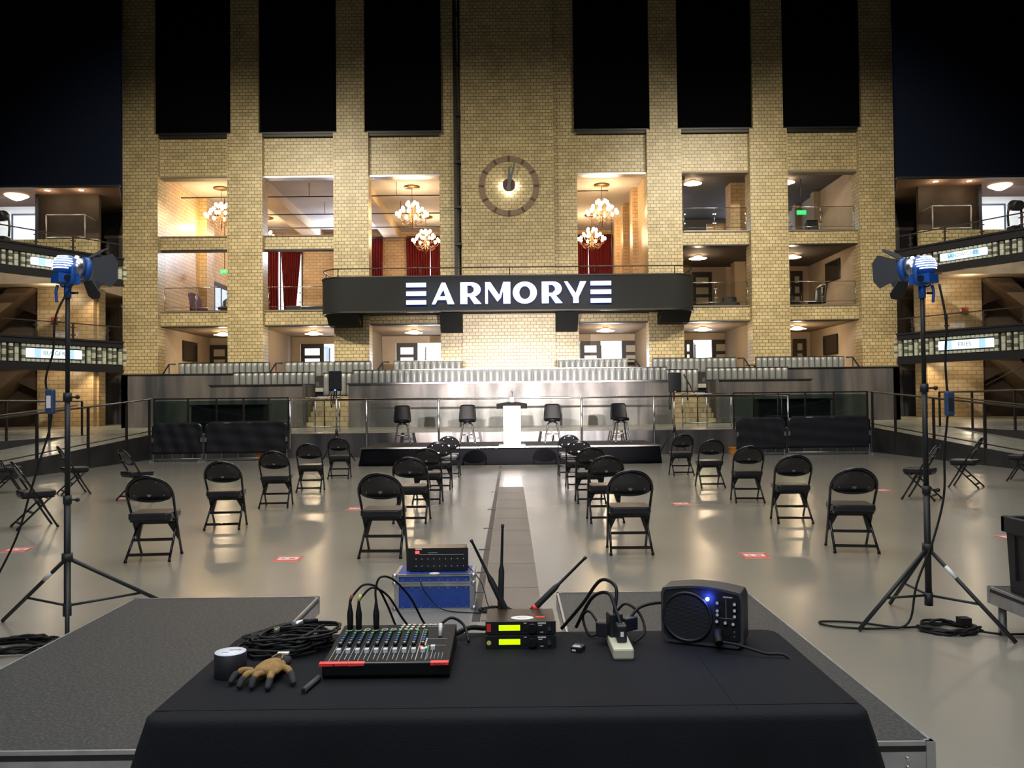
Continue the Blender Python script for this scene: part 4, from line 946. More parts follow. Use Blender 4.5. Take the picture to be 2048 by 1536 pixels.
def tubm():
    a,b,c,d=3.20,4.12,4.72,5.40; z0,z1=.31,.79
    m=MB()
    o=[(a+.015,c+.015),(b-.015,c+.015),(b-.015,d-.015),(a+.015,d-.015)]; T=[(a,c),(b,c),(b,d),(a,d)]
    oi=[(a+.05,c+.05),(b-.05,c+.05),(b-.05,d-.05),(a+.05,d-.05)]; Ti=[(a+.03,c+.03),(b-.03,c+.03),(b-.03,d-.03),(a+.03,d-.03)]
    vs=[(*p,z0) for p in o]+[(*p,z1) for p in T]+[(*p,z1) for p in Ti]+[(*p,z0+.02) for p in oi]
    fs=[(3,2,1,0),(12,13,14,15)]
    for k in range(4):
        j=(k+1)%4
        for q in (0,4,8): fs.append((q+k,q+j,q+4+j,q+4+k))
    return m.add(vs,fs)
m=MB(); z=.76
for q in ((3.18,4.70,4.14,4.74),(3.18,5.38,4.14,5.42),(3.18,4.70,3.22,5.42),(4.10,4.70,4.14,5.42)): m.box(q[0],q[1],.70,q[2],q[3],.80)
m.build('rim',TB,t,bevel=.005)
m=tubm()
for k in range(6): m.box(3.26+k*.16,4.705,.40,3.28+k*.16,4.73,.68)
for k in range(4): m.box(3.195,4.82+k*.16,.40,3.21,4.84+k*.16,.68)
m.build('body',TB,t)
MB().box(3.19,4.95,.63,3.20,5.15,.67).build('handle_slot',mat('pale_slot',(.25,.25,.26),.5),t)

# ------------------------------------------------------------ lamp stands
def coil(cx_,cy_,z,rx,ry,turns,r,th,lift=.05,seed=1,slope=0):
    rnd=random.Random(seed); pts=[]
    N=turns*14
    for k in range(N):
        a=2*PI*k/14; w=1-.28*rnd.random(); 
        pts.append((cx_+rx*w*math.cos(a)+.02*rnd.uniform(-1,1)*rx*4,cy_+ry*w*math.sin(a)+.015*rnd.uniform(-1,1),z+r+rnd.random()*lift*(k/N*.7+.3)))
    return sm(pts,3)
FB=mat('fresnel_blue',(.015,.10,.42),.4); FSIL=mat('fresnel_silver',(.55,.56,.58),.25,.9); GLOW=mat('lamp_glow',(1,1,1),.5,emit=(.80,.88,1),es=3.2)
BARN=mat('barn_door_black',(.030,.033,.038),.5)
def lampstand(px,py,htop,s,n):
    t=thing('light_stand',(px,py,0),f'tall black tripod light stand carrying the {n} blue lamp','stand')
    MB().cyl((px,py,.13),(px,py,.95),.022,seg=12).build('pole_lower',MATTE,t)
    MB().cyl((px,py,.95),(px,py,1.66),.018,seg=12).build('pole_middle',MATTE,t)
    MB().cyl((px,py,1.66),(px,py,htop),.015,seg=12).build('pole_upper',MATTE,t)
    for z in (.93,1.64): MB().cyl((px,py,z-.03),(px,py,z+.03),.028).cyl((px,py,z),(px+.07,py-.01,z),.007).sph((px+.075,py-.01,z),.016).build('clamp',MATTE,t)
    MB().cyl((px,py,.50),(px,py,.56),.036).build('collar',MATTE,t); MB().cyl((px,py,.13),(px,py,.22),.028).build('lower_collar',MATTE,t)
    feet = [(-.88,.14),(.55,-.35),(.38,.75)] if s<0 else [(-.56,-.17),(.30,-.50),(-.02,.55)]
    if s<0: feet=[(-.66,.35),(-px*.07,-py*.07),(.60,.55)]
    for fx,fy in feet:
        p=Vector((px,py,.53)); q=Vector((px+fx,py+fy,.012)); 
        MB().tube([p,q],.014,8).build('leg',MATTE,t)
        mpt=p.lerp(q,.62); MB().tube([(px,py,.20),mpt],.009,6).build('brace',MATTE,t)
    mp=Vector((px,py,.53)).lerp(Vector((px+feet[-2 if s>0 else 0][0],py+feet[-2 if s>0 else 0][1],.012)),.28)
    d_=(Vector((px+feet[-2 if s>0 else 0][0],py+feet[-2 if s>0 else 0][1],.012))-Vector((px,py,.53))).normalized()
    MB().tube([mp-d_*.05-Vector((0,.004,0)),mp+d_*.05-Vector((0,.004,0))],.0150,8).build('white_label',WHITE,t)
    # lamp head
    C0=Vector((px+.0,py+.0,htop+.13)); yaw = -42 if s<0 else 38; tilt=-3
    L=thing('fresnel_lamp',C0,f'blue and silver stage lamp with black barn doors, glowing, on the {n} stand','stage lamp')
    Mx=Matrix.Rotation(R(yaw),4,'Z')@Matrix.Rotation(R(tilt),4,'X')
    def T(p): return C0+(Mx@Vector(p))*.80
    def Tb(): return MB(lambda p:T(p))
    # local: +Y is the beam direction
    M90=Matrix(((1,0,0),(0,0,1),(0,-1,0))).to_4x4()
    def lat(prof,sg=28): return Tb().lathe(prof,sg,M=Matrix.Rotation(-PI/2,3,'X'))
    lat([(.01,-.12),(.035,-.114),(.06,-.10),(.08,-.08),(.092,-.058),(.10,-.02),(.10,.02)]).build('rear_housing',FB,L)
    lat([(.094,.02),(.094,.12)]).build('silver_body',FSIL,L,solid=.004)
    lat([(.094,.12),(.105,.12),(.105,.165),(.09,.17)]).build('front_ring',FB,L)
    lat([(.001,.13),(.06,.14),(.088,.13)]).build('lens',mat('fresnel_lens',(1,.97,.9),.2,emit=(1,.95,.86),es=14),L)
    m=Tb()
    for k in range(6):
        z=.078-.021*k; w=math.sqrt(.1012**2-z*z); hi_=(95 if k in (0,5) else 115); m.tube([(-s*w*math.sin(R(a)),-.02-w*math.cos(R(a)),z) for a in range(-25,hi_,10)],.0048,8)
    m.build('rear_vents',GLOW,L)
    Tb().box(-.085,-.10,-.15,.085,.08,-.075).build('base_box',FB,L)
    for q in (-1,1): Tb().cyl((q*.088,-.03,-.11),(q*.10,-.03,-.11),.026).build('knob',BLK,L)
    Tb().box(-.06,.08,-.10,.06,.12,-.02).build('access_plate',FSIL,L)
    for k in range(3): 
        Tb().box(-.03,.03+k*.025,.092,.03,.045+k*.025,.104).build('vent_slot',GLOW if k==1 else FSIL,L)
    # barn doors: four leaves hinged on the front ring
    for k,(ln,w0,w1,op) in enumerate(((.17,.09,.14,40),(.20,.09,.15,18),(.17,.09,.13,60),(.20,.09,.15,18))):
        a=PI/2*k; Rz=Matrix.Rotation(a,3,'Y'); o=R(op)
        def q(u,v):
            p=Vector((u,.17+v*math.cos(o),.10+v*math.sin(o))); return Rz@p
        vs=[q(-w0,0),q(w0,0),q(w1,ln*.75),(q(w1*.55,ln)),q(-w1*.55,ln),q(-w1,ln*.75)]
        nr=(vs[1]-vs[0]).cross(vs[3]-vs[0]).normalized()*.003
        Tb().add([v+nr for v in vs]+[v-nr for v in vs],[tuple(range(6)),tuple(reversed(range(6,12)))]+[(i+6,(i+1)%6+6,(i+1)%6,i) for i in range(6)]).build('barn_door',BARN,L)
    # yoke
    Tb().tube(sm([(-.125,.0,.0),(-.128,0,-.10),(-.09,0,-.165),(.09,0,-.165),(.128,0,-.10),(.125,0,0)],4),.009,6,flat=2).build('yoke',FB,L)
    MB().cyl((px,py,htop-.09),(px,py,htop+.0),.024).build('spigot_clamp',FB,L)
    MB().cyl((px+.03,py,htop-.055),(px+.075,py-.01,htop-.055),.008).build('clamp_knob',BLK,L)
    MB().tube(sm([(px+s*.07,py,htop+.0),(px+s*.075,py-.01,htop-.05),(px+s*.07,py-.01,htop-.12)]),.010,6).build('pan_handle',FB,L)
    return t
lampstand(-3.08,5.77,2.42,-1,'left'); lampstand(2.89,5.80,2.36,1,'right')
# lamp cables with inline boxes
def dimmer(loc,n,rz_=0):
    t=thing('inline_dimmer',loc,f'blue inline dimmer box hanging on the {n} lamp cable','dimmer'); x,y,z=loc
    MB().box(x-.03,y-.02,z-.085,x+.03,y+.02,z+.085).build('case',mat('dimmer_blue',(.03,.06,.14),.45),t,bevel=.012); MB().box(x-.014,y-.026,z-.045,x+.014,y-.0205,z+.04).build('label_plate',WHITE if n=='left' else MATTE,t); 
t=thing('lamp_cable',(-3.15,5.7,0),'black cable hanging from the left lamp down to a pile on the floor','cable')
MB().tube(sm([(-3.02,5.72,2.42),(-3.10,5.66,2.2),(-3.12,5.66,1.95),(-3.17,5.66,1.75),(-3.13,5.66,1.5),(-3.2,5.64,1.2),(-3.25,5.62,1.0),(-3.33,5.6,.7),(-3.5,5.6,.35),(-3.52,5.45,.08),(-3.42,5.3,.03)],6),.007,6).build('cord',RUBBER,t)
MB().tube(coil(-3.22,5.42,.0,.32,.17,9,.008,.1,.07,3),.0085,6).build('coiled_cord',RUBBER,t)
dimmer((-3.135,5.655,1.61),'left')
t=thing('lamp_cable',(2.95,5.7,0),'black cable hanging from the right lamp down to coils beside the stand','cable')
MB().tube(sm([(2.98,5.74,2.36),(3.0,5.7,2.1),(2.99,5.7,1.8),(3.0,5.7,1.5),(2.98,5.72,1.2),(2.97,5.72,.9),(2.88,5.7,.6),(2.75,5.68,.3),(2.68,5.66,.05),(2.5,5.66,.012),(2.2,5.72,.012),(2.15,5.85,.012),(2.4,5.82,.012),(2.62,5.68,.012),(2.85,5.72,.012)],6),.0075,6).build('cord',RUBBER,t)
MB().tube(coil(2.93,5.62,.0,.20,.13,8,.008,.1,.05,5),.0085,6).build('coiled_cord',RUBBER,t)
MB().tube(sm([(3.05,5.6,.02),(3.2,5.5,.012),(3.45,5.5,.012),(3.7,5.58,.012)],6),.0075,6).build('cord',RUBBER,t)
MB().box(2.98,5.55,.05,3.05,5.62,.10).build('plug',RUBBER,t); MB().box(3.40,5.45,.0,3.5,5.53,.05).build('plug',RUBBER,t)
dimmer((3.0,5.68,1.53),'right')

# ------------------------------------------------------------ blue case and rack unit
CB=mat('case_blue',(.015,.055,.30),.45,col2=(.02,.07,.36),scale=20)
t=thing('road_case',(-.6,6.55,0),'blue flight case with aluminium edges standing on the concrete floor','case')
x0,x1,y0,y1=-.90,-.30,6.36,6.72
MB().box(x0,y0,.006,x1,y1,.262).build('body',CB,t)
m=MB()
for z0,z1 in ((.0,.012),(.176,.196),(.198,.212),(.252,.266)):
    m.box(x0-.006,y0-.006,z0,x1+.006,y0,z1); m.box(x0-.006,y0-.006,z0,x0,y1,z1); m.box(x1,y0-.006,z0,x1+.006,y1,z1)
for x in (x0,x1-.024): m.box(x-.006,y0-.007,0,x+.03,y0,.266)
m.box(x0-.006,y0-.006,.262,x0+.02,y1,.267).box(x1-.02,y0-.006,.262,x1+.006,y1,.267).box(x0,y0-.006,.262,x1,y0+.02,.267)
m.build('edge_trim',SILV,t)
for x in (x0,x1):
    for z in (.01,.20,.255): MB().sph((x,y0-.004,z),.022,10).build('ball_corner',SILV,t)
m=MB()
for k in range(8):
    for z in (.022,.165,.225): m.cyl((x0+.06+k*.069,y0-.009,z),(x0+.06+k*.069,y0,z),.005,seg=6)
m.build('rivet_set',RIV,t)
MB().cyl((x0+.3,y0+.03,.267),(x0+.3,y0+.03,.269),.04).build('oval_label',WHITE,t)
t=thing('rack_mixer',(-.58,6.6,.27),'black rack-mount unit with rows of knobs on top of the blue case','audio unit')
rx0,rx1,ry,rz0,rz1=-.825,-.345,6.48,.268,.445
MB().box(rx0+.02,ry+.006,rz0,rx1-.02,ry+.17,rz1).build('chassis',mat('brown_reflecting_lid',(.10,.075,.06),.35,.5),t)
MB().box(rx0,ry,rz0,rx1,ry+.006,rz1).build('front_panel',BLK,t)
k0=MB().cyl((0,-.012,0),(0,0,0),.008,seg=10).cyl((0,-.014,.004),(0,-.012,.004),.003,seg=6).build('knob',MATTE); k0.parent=t
kk=0
for zk in (.035,.09):
    for k in range(9):
        c=k0 if kk==0 else k0.copy()
        if kk: COL.objects.link(c)
        c.location=Vector((rx0+.06+k*.046,ry,rz0+zk))-t.location; kk+=1
m=MB()
for k in range(9):
    for zk in (.035,.09): m.box(rx0+.072+k*.046,ry-.002,rz0+zk+.0,rx0+.076+k*.046,ry,rz0+zk+.008)
m.box(rx0+.1,ry-.002,rz0+.126,rx1-.03,ry,rz0+.128).box(rx0+.17,ry-.002,rz0+.14,rx0+.24,ry,rz0+.142).box(rx0+.07,ry-.003,rz1-.012,rx0+.12,ry,rz1-.002)
m.build('panel_marks',WHITE,t)
MB().box(rx0+.07,ry-.008,rz0+.135,rx0+.10,ry,rz0+.155).build('power_switch',mat('red_lit',(1,.05,.05),.4,emit=(1,.06,.05),es=1.6),t)
t=thing('microphone_cable',(-.2,6.3,0),'thin black cable looping from the rack unit to a small coil on the floor','cable')
MB().tube(sm([(-.37,6.46,.33),(-.25,6.42,.2),(-.2,6.38,.05),(-.18,6.35,.01)],6),.004,6).build('cord',RUBBER,t)
MB().tube(coil(-.13,6.28,0,.13,.09,5,.006,.1,.03,8),.0055,6).build('coiled_cord',RUBBER,t)
MB().tube(sm([(-.70,6.475,.275),(-.7,6.34,.2),(-.62,6.33,.08),(-.5,6.28,.01),(-.2,6.2,.008),(.0,6.15,.008)],6),.004,6).build('cord',RUBBER,t)

# ------------------------------------------------------------ table and cloth
TT=.76; TX0,TX1,TY0,TY1=-.965,.925,2.16,2.96
CL=mat('black_tablecloth',(.0055,.0062,.0085),.85,spec=.2,col2=(.007,.008,.011),scale=1.6,bump=.35,bscale=260)
def cloth():
    m=MB(); rad=.05; n=220; W=(TX1-TX0)/2; D_=(TY1-TY0)/2; cx_,cy_=(TX0+TX1)/2,(TY0+TY1)/2
    per=[]; seg=[(W-rad)*2,PI/2*rad,(D_-rad)*2,PI/2*rad]*2; tot=sum(seg)
    for k in range(n):
        d=tot*k/n; i=0
        while d>seg[i]: d-=seg[i]; i+=1
        if i==0: p=(-W+rad+d,-D_); nn=(0,-1)
        elif i==2: p=(W,-D_+rad+d); nn=(1,0)
        elif i==4: p=(W-rad-d,D_); nn=(0,1)
        elif i==6: p=(-W,D_-rad-d); nn=(-1,0)
        else:
            a0={1:-PI/2,3:0,5:PI/2,7:PI}[i]; a=a0+d/rad; c={1:(W-rad,-D_+rad),3:(W-rad,D_-rad),5:(-W+rad,D_-rad),7:(-W+rad,-D_+rad)}[i]
            p=(c[0]+rad*math.cos(a),c[1]+rad*math.sin(a)); nn=(math.cos(a),math.sin(a))
        per.append((p,nn,tot*k/n))
    lev=[(-.3,0,0),(-.12,0,0),(-.03,0,0),(-.008,-.002,0),(.002,-.008,0),(.006,-.02,0),(.012,-.08,.15),(.02,-.2,.45),(.03,-.36,.75),(.04,-.55,1),(.045,-.752,1)]
    vs=[]
    for o,dz,wv in lev:
        for (p,nn,s_) in per:
            corner = abs(nn[0])>.05 and abs(nn[1])>.05
            off=o+wv*(.018*math.sin(s_*11)+.012*math.sin(s_*23+1)+(.07 if corner else 0))
            if nn[1]>.5: off=min(off,.02)+0
            if o<-.02:
                q_={-.3:.4,-.12:.75,-.03:.94}[o]; vs.append((cx_+p[0]*q_,cy_+p[1]*q_,TT))
            else: vs.append((cx_+p[0]+nn[0]*off,cy_+p[1]+nn[1]*off,TT+dz))
    fs=[tuple(range(n))]
    for i in range(len(lev)-1):
        for k in range(n): fs.append((i*n+k,i*n+(k+1)%n,(i+1)*n+(k+1)%n,(i+1)*n+k))
    m.add(vs,fs,True); return m
t=tag(cloth().build('tablecloth',CL),'black cloth covering the equipment table down to the floor','tablecloth')
# pressed crease lines on the cloth
m=MB(tf=None); m.box(TX0+.01,2.225,TT,TX1-.01,2.228,TT+.0012).box(.585,2.2,TT,.588,2.94,TT+.0012)
m.build('crease',CL,t)
# ------------------------------------------------------------ mixer
mx=thing('mixing_console',(-.38,2.65,TT),'black analogue mixing console with red tape labels on the table','mixer')
mx0,mx1,my0,my1=-.565,-.19,2.46,2.80
def mz(y): return TT+.048+.022*(y-my0)/(my1-my0)
def slab(m,x0,y0,x1,y1,h,b=0): # box following the sloped panel
    vs=[(x0,y0,mz(y0)+b),(x1,y0,mz(y0)+b),(x1,y1,mz(y1)+b),(x0,y1,mz(y1)+b),(x0,y0,mz(y0)+h),(x1,y0,mz(y0)+h),(x1,y1,mz(y1)+h),(x0,y1,mz(y1)+h)]
    return m.add(vs,[(3,2,1,0),(4,5,6,7),(0,1,5,4),(1,2,6,5),(2,3,7,6),(3,0,4,7)])
m=MB(); m.prism([(my0,TT+.012),(my0+.012,TT),(my1,TT),(my1,mz(my1)),(my0,mz(my0))],mx0,mx1,'x'); m.build('body',mat('mixer_black',(.006,.006,.007),.55,spec=.2),mx,bevel=.003)
PANW=mat('panel_print',(.45,.45,.42),.5); KG=mat('knob_black',(.010,.010,.011),.4)
KC={'w':mat('cap_white',(.65,.65,.62),.4),'g':mat('cap_green',(.08,.45,.12),.4),'b':mat('cap_blue',(.04,.18,.45),.4),'d':mat('cap_grey',(.35,.37,.40),.4)}
protos={}
for c in 'gbd':
    o=MB().cyl((0,0,0),(0,0,.010),.0068,.006,seg=10); o.m=1; o.cyl((0,0,.010),(0,0,.0115),.0048,seg=8); o.box(-.0006,.0,.0112,.0006,.0058,.0119)
    me=o.build('knob',[KG,KC[c]]); me.parent=mx; protos[c]=me
used=set()
def knob(c,x,y):
    o=protos[c]
    if c in used: o=o.copy(); COL.objects.link(o)
    used.add(c); o.location=Vector((x,y,mz(y)))-mx.location
DEN=10; px_=.0285
sx0=mx0+.022
for i in range(DEN):
    x=sx0+i*px_+.004
    for y,c in ((2.712,'g'),(2.690,'g'),(2.668,'b'),(2.647,'b'),(2.626,'b'),(2.604,'d')): knob(c,x,y)
f0=None
for i in range(DEN+1):
    x=sx0+i*px_+.010; y=2.548 if i<10 else 2.57
    m=MB(); slab(m,x-.0065,y-.008,x+.0065,y+.008,.011,0)
    o=m.build('fader',mat('fader_cap',(.55,.60,.66),.4),mx)
m=MB()
for i in range(DEN+3):
    x=sx0+i*px_-.006
    if i<=10: slab(m,x,2.478,x+.0012,2.60,.0006,-.001)
for i in range(DEN+1): x=sx0+i*px_+.010; slab(m,x-.0008,2.49,x+.0008,2.585,.0007,-.001)
for x,y,w_,h_ in ((.09,2.79,.05,.004),(.085,2.775,.055,.002),(.09,2.66,.08,.001),(.09,2.60,.08,.001)): slab(m,mx1-x-.01,y,mx1-x-.01+w_,y+h_,.0007,-.001)
slab(m,mx1-.104,2.48,mx1-.103,2.79,.0006,-.001); slab(m,mx0+.01,2.462,mx1-.01,2.4635,.0006,-.001)
for k in range(5): slab(m,mx1-.07+k*.011,2.49,mx1-.069+k*.011,2.54,.0007,-.001)
m.build('panel_print',PANW,mx)
# connector sockets
m=MB()
for i in range(6):
    x=sx0+i*px_+.008; slab(m,x-.010,2.728,x+.010,2.752,.004,-.001)
m.build('xlr_socket',BLK,mx)
m=MB()
for i in range(6):
    x=sx0+i*px_+.008
    m.tube([(x+.009*math.cos(a),2.74+.011*math.sin(a),mz(2.74)+.004) for a in [2*PI*k/14 for k in range(14)]],.0012,5,closed=True)
m.build('socket_ring',KC['w'],mx)
for r_ in range(3):
    for i in range(7 if r_<2 else 4):
        x=sx0+6*px_+.008+i*.0175-r_*.003; y=2.785-r_*.021
        if x>mx1-.105 and r_>0: continue
        MB().cyl((x,y,mz(y)),(x,y,mz(y)+.005),.0062,seg=10).build('jack_socket',mat('jack_nut',(.50,.52,.48),.3,.6),mx)
m=MB()
for k in range(8): slab(m,mx1-.093,2.60+k*.008,mx1-.083,2.606+k*.008,.002)
m.build('level_meter',KC['w'],mx)
m=MB(); slab(m,mx1-.098,2.578,mx1-.090,2.586,.004); m.build('red_led',mat('led_red',(1,0,0),.4,emit=(1,.04,.03),es=5),mx)
m=MB(); slab(m,mx1-.083,2.578,mx1-.077,2.584,.003); m.build('green_led',mat('led_green',(0,1,0),.4,emit=(.1,1,.2),es=2),mx)
MB().cyl((mx1-.045,2.68,mz(2.68)),(mx1-.045,2.70,mz(2.7)+.035),.006).build('adapter',KC['w'],mx)
TAPE=mat('red_tape',(.78,.045,.035),.5); INK=mat('tape_ink',(.10,.01,.01),.6)
for a,b,l in ((mx0-.008,mx0+.075,'left'),(mx0+.076,mx0+.125,'middle'),(mx1-.055,mx1-.002,'right')):
    m=MB(); m.add([(a,my0-.003,TT+.040),(b,my0-.003,TT+.041),(b,my0-.0025,mz(my0)),(b,my0+.014,mz(my0+.014)+.001),(a,my0+.014,mz(my0+.014)+.001),(a,my0-.0025,mz(my0))],[(0,1,2,5),(5,2,3,4)])
    m.build('red_tape',TAPE,mx,solid=.0012)
MB().tube(sm([(mx1-.045,my0-.0045,TT+.043),(mx1-.04,my0-.0045,TT+.047),(mx1-.035,my0-.0045,TT+.043),(mx1-.028,my0-.0045,TT+.047),(mx1-.02,my0-.0045,TT+.044),(mx1-.012,my0-.0045,TT+.047)],3),.0008,4).build('ink_mark',INK,mx)
MB().cyl((mx0+.035,my0-.0045,TT+.045),(mx0+.035,my0-.0035,TT+.045),.0025,seg=8).build('ink_mark',INK,mx)
# XLR plugs standing in the console
def xlr(x,y,band,lab,path):
    t=thing('xlr_cable',(x,y,mz(y)),lab,'cable','microphone cables plugged into the console'); z=mz(y)
    MB().lathe([(.001,.005),(.0095,.005),(.0098,.022),(.0105,.05),(.0095,.062),(.007,.075),(.0045,.092),(.004,.1)],14,c=(x,y,z-.0)).build('connector',RUBBER,t)
    MB().tube(sm([(x,y,z+.096)]+path,8),.0038,7).build('cord',RUBBER,t)
    if band: MB().tube([(x+band[0],y,z+.098),(x+band[1],y+.001,z+.118)],.0052,8).build('tape_band',band[2],t)
XC=[sx0+i*px_+.008 for i in range(6)]
zb0=TT+.17
xlr(XC[0],2.74,(0.001,.006,mat('band_brown',(.20,.07,.04),.6)),'microphone cable with brown tape band, leftmost plug in the console',[(XC[0]+.012,2.745,zb0+.015),(XC[0]+.045,2.75,zb0+.045),(XC[0]+.085,2.77,zb0+.03),(XC[0]+.11,2.82,zb0-.04),(XC[0]+.14,2.87,TT+.03),(XC[0]+.16,2.93,TT+.006)])
xlr(XC[1],2.74,(0.0,.006,mat('band_yellow',(.62,.66,.12),.5)),'microphone cable with yellow tape band, second plug in the console',[(XC[1]+.012,2.745,zb0+.01),(XC[1]+.045,2.75,zb0+.035),(XC[1]+.09,2.78,zb0-.0),(XC[1]+.13,2.84,TT+.08),(XC[1]+.16,2.9,TT+.02),(XC[1]+.19,2.935,TT+.006)])
xlr(XC[3],2.74,None,'microphone cable without band, rightmost plug in the console',[(XC[3]-.002,2.745,zb0+.03),(XC[3]+.012,2.75,zb0+.068),(XC[3]+.05,2.78,zb0+.055),(XC[3]+.10,2.84,zb0-.02),(XC[3]+.135,2.89,TT+.06),(XC[3]+.16,2.935,TT+.008)])
# gaffer tape roll
t=thing('tape_roll',(-.85,2.51,TT),'black gaffer tape roll with white printed core label, standing upright','tape')
c=(-.85,2.51,TT)
MB().lathe([(.001,0),(.046,0),(.047,.002),(.047,.070),(.0455,.0715)],40,c=c).build('tape',mat('gaffer_tape',(.012,.013,.018),.6),t)
MB().lathe([(.0455,.0712),(.0455,.0722),(.0001,.0722)],40,c=c).build('label_disc',mat('label_white',(.66,.70,.78),.5),t)
for b_,sz,p,r_ in (('GAFF',.016,(-.84,2.525,TT+.0726),PI),('PRO',.011,(-.862,2.50,TT+.0726),PI)): text(b_,sz,p,mat('label_ink',(.04,.05,.10),.5),t,rot=(0,0,r_),ext=.0001)
# cable coil on the table
t=thing('cable_coil',(-.77,2.80,TT),'large coil of black microphone cable on the table beside the console','cable')
rnd=random.Random(4); pts=[]
N=16*16
for k in range(N):
    a=2*PI*k/16; q=k/N; w=.62+.38*rnd.random()
    e=1.0+.10*math.sin(q*9)
    pts.append((-.765+.155*w*math.cos(a)*e+.035*q,2.765+.115*w*math.sin(a)+.03*q+.02*math.sin(k*.13),TT+.006+.050*q*(1+.3*math.cos(a))+.006*rnd.random()))
MB().tube(sm(pts,2),.0042,6).build('coiled_cord',RUBBER,t)
MB().cyl((-.735,2.775,TT+.078),(-.70,2.785,TT+.086),.0095).build('connector',mat('connector_nickel',(.55,.57,.58),.3,.8),t)
MB().cyl((-.70,2.785,TT+.086),(-.655,2.80,TT+.088),.0085,.006).build('strain_relief',RUBBER,t)
MB().lathe([(.006,0),(.0098,0),(.0098,.02),(.006,.02)],14,c=(-.765,2.70,TT+.072)).build('socket_end',mat('connector_khaki',(.25,.24,.16),.4,.5),t)
# glove
gl=thing('work_glove',(-.72,2.45,TT),'tan and black work glove lying palm down in front of the cable coil','glove')
GT=mat('glove_suede',(.32,.19,.065),.85,col2=(.24,.14,.045),scale=60,bump=.4,bscale=200); GBk=mat('glove_black',(.015,.015,.018),.8)
def skin(name,chain,mm,parent):
    # chain: list of (pos,rx,rz) swept ellipse, closed ends
    m=MB(); n=len(chain); seg=12; vs=[];fs=[]
    P=[Vector(c[0]) for c in chain]
    for i in range(n):
        d=(P[min(i+1,n-1)]-P[max(i-1,0)]).normalized(); sd=d.cross(Vector((0,0,1))); sd=sd.normalized() if sd.length>1e-4 else Vector((1,0,0)); upv=sd.cross(d)
        for k in range(seg):
            a=2*PI*k/seg; vs.append(P[i]+sd*(chain[i][1]*math.cos(a))+upv*(chain[i][2]*math.sin(a)))
    for i in range(n-1):
        for k in range(seg): fs.append((i*seg+k,i*seg+(k+1)%seg,(i+1)*seg+(k+1)%seg,(i+1)*seg+k))
    fs.append(tuple(reversed(range(seg)))); fs.append(tuple((n-1)*seg+k for k in range(seg)))
    m.add(vs,fs,True); o=m.build(name,mm,parent); md=o.modifiers.new('sub','SUBSURF'); md.levels=1; md.render_levels=2; return o
g=Vector((-.725,2.50,TT))
skin('cuff',[((-.705,2.575,TT+.030),.030,.020),((-.708,2.545,TT+.03),.033,.021),((-.715,2.52,TT+.03),.037,.021)],GBk,gl)
skin('palm',[((-.714,2.53,TT+.031),.030,.018),((-.718,2.505,TT+.032),.041,.022),((-.724,2.475,TT+.031),.045,.021),((-.728,2.452,TT+.028),.042,.017),((-.730,2.44,TT+.026),.036,.012)],GT,gl)
fing=[[(-.765,2.465,.026),(-.795,2.455,.034),(-.812,2.435,.026),(-.818,2.415,.012)],[(-.752,2.447,.026),(-.772,2.42,.034),(-.780,2.395,.022),(-.782,2.38,.010)],
      [(-.732,2.44,.026),(-.740,2.41,.036),(-.745,2.385,.026),(-.744,2.37,.011)],[(-.708,2.445,.026),(-.700,2.41,.032),(-.698,2.385,.020),(-.697,2.365,.010)],[(-.690,2.49,.028),(-.664,2.462,.034),(-.645,2.43,.024),(-.634,2.405,.012)]]
for i,f in enumerate(fing):
    q=[Vector((a,b,TT+c)) for a,b,c in f]
    skin('thumb' if i==4 else 'finger',[(q[0],.0115,.011),(q[0].lerp(q[1],.5),.0115,.011),(q[1],.0105,.0105),(q[1].lerp(q[2],.7),.0105,.0105)],GT,gl)
    skin('fingertip',[(q[1].lerp(q[2],.55),.0115,.0115),(q[2],.0108,.0108),(q[3],.0095,.0085),(q[3]+(q[3]-q[2])*.25,.005,.005)],GBk,gl)
MB().box(-.722,2.552,TT+.048,-.688,2.568,TT+.053).build('white_tag',WHITE,gl)
MB().tube(sm([(-.727,2.515,TT+.052),(-.716,2.54,TT+.054),(-.70,2.535,TT+.054),(-.694,2.50,TT+.051)],4),.0025,6).build('piping',GT,gl)
t=thing('foam_tube',(-.57,2.42,TT),'short thin grey tube lying in front of the console','tube'); m=MB().tube([(-.590,2.345,TT+.009),(-.572,2.455,TT+.009)],.0085,12); m.build('tube',mat('grey_foam',(.05,.052,.055),.7),t); MB().cyl((-.5905,2.343,TT+.009),(-.590,2.346,TT+.009),.005).build('hollow_end',BLK,t)

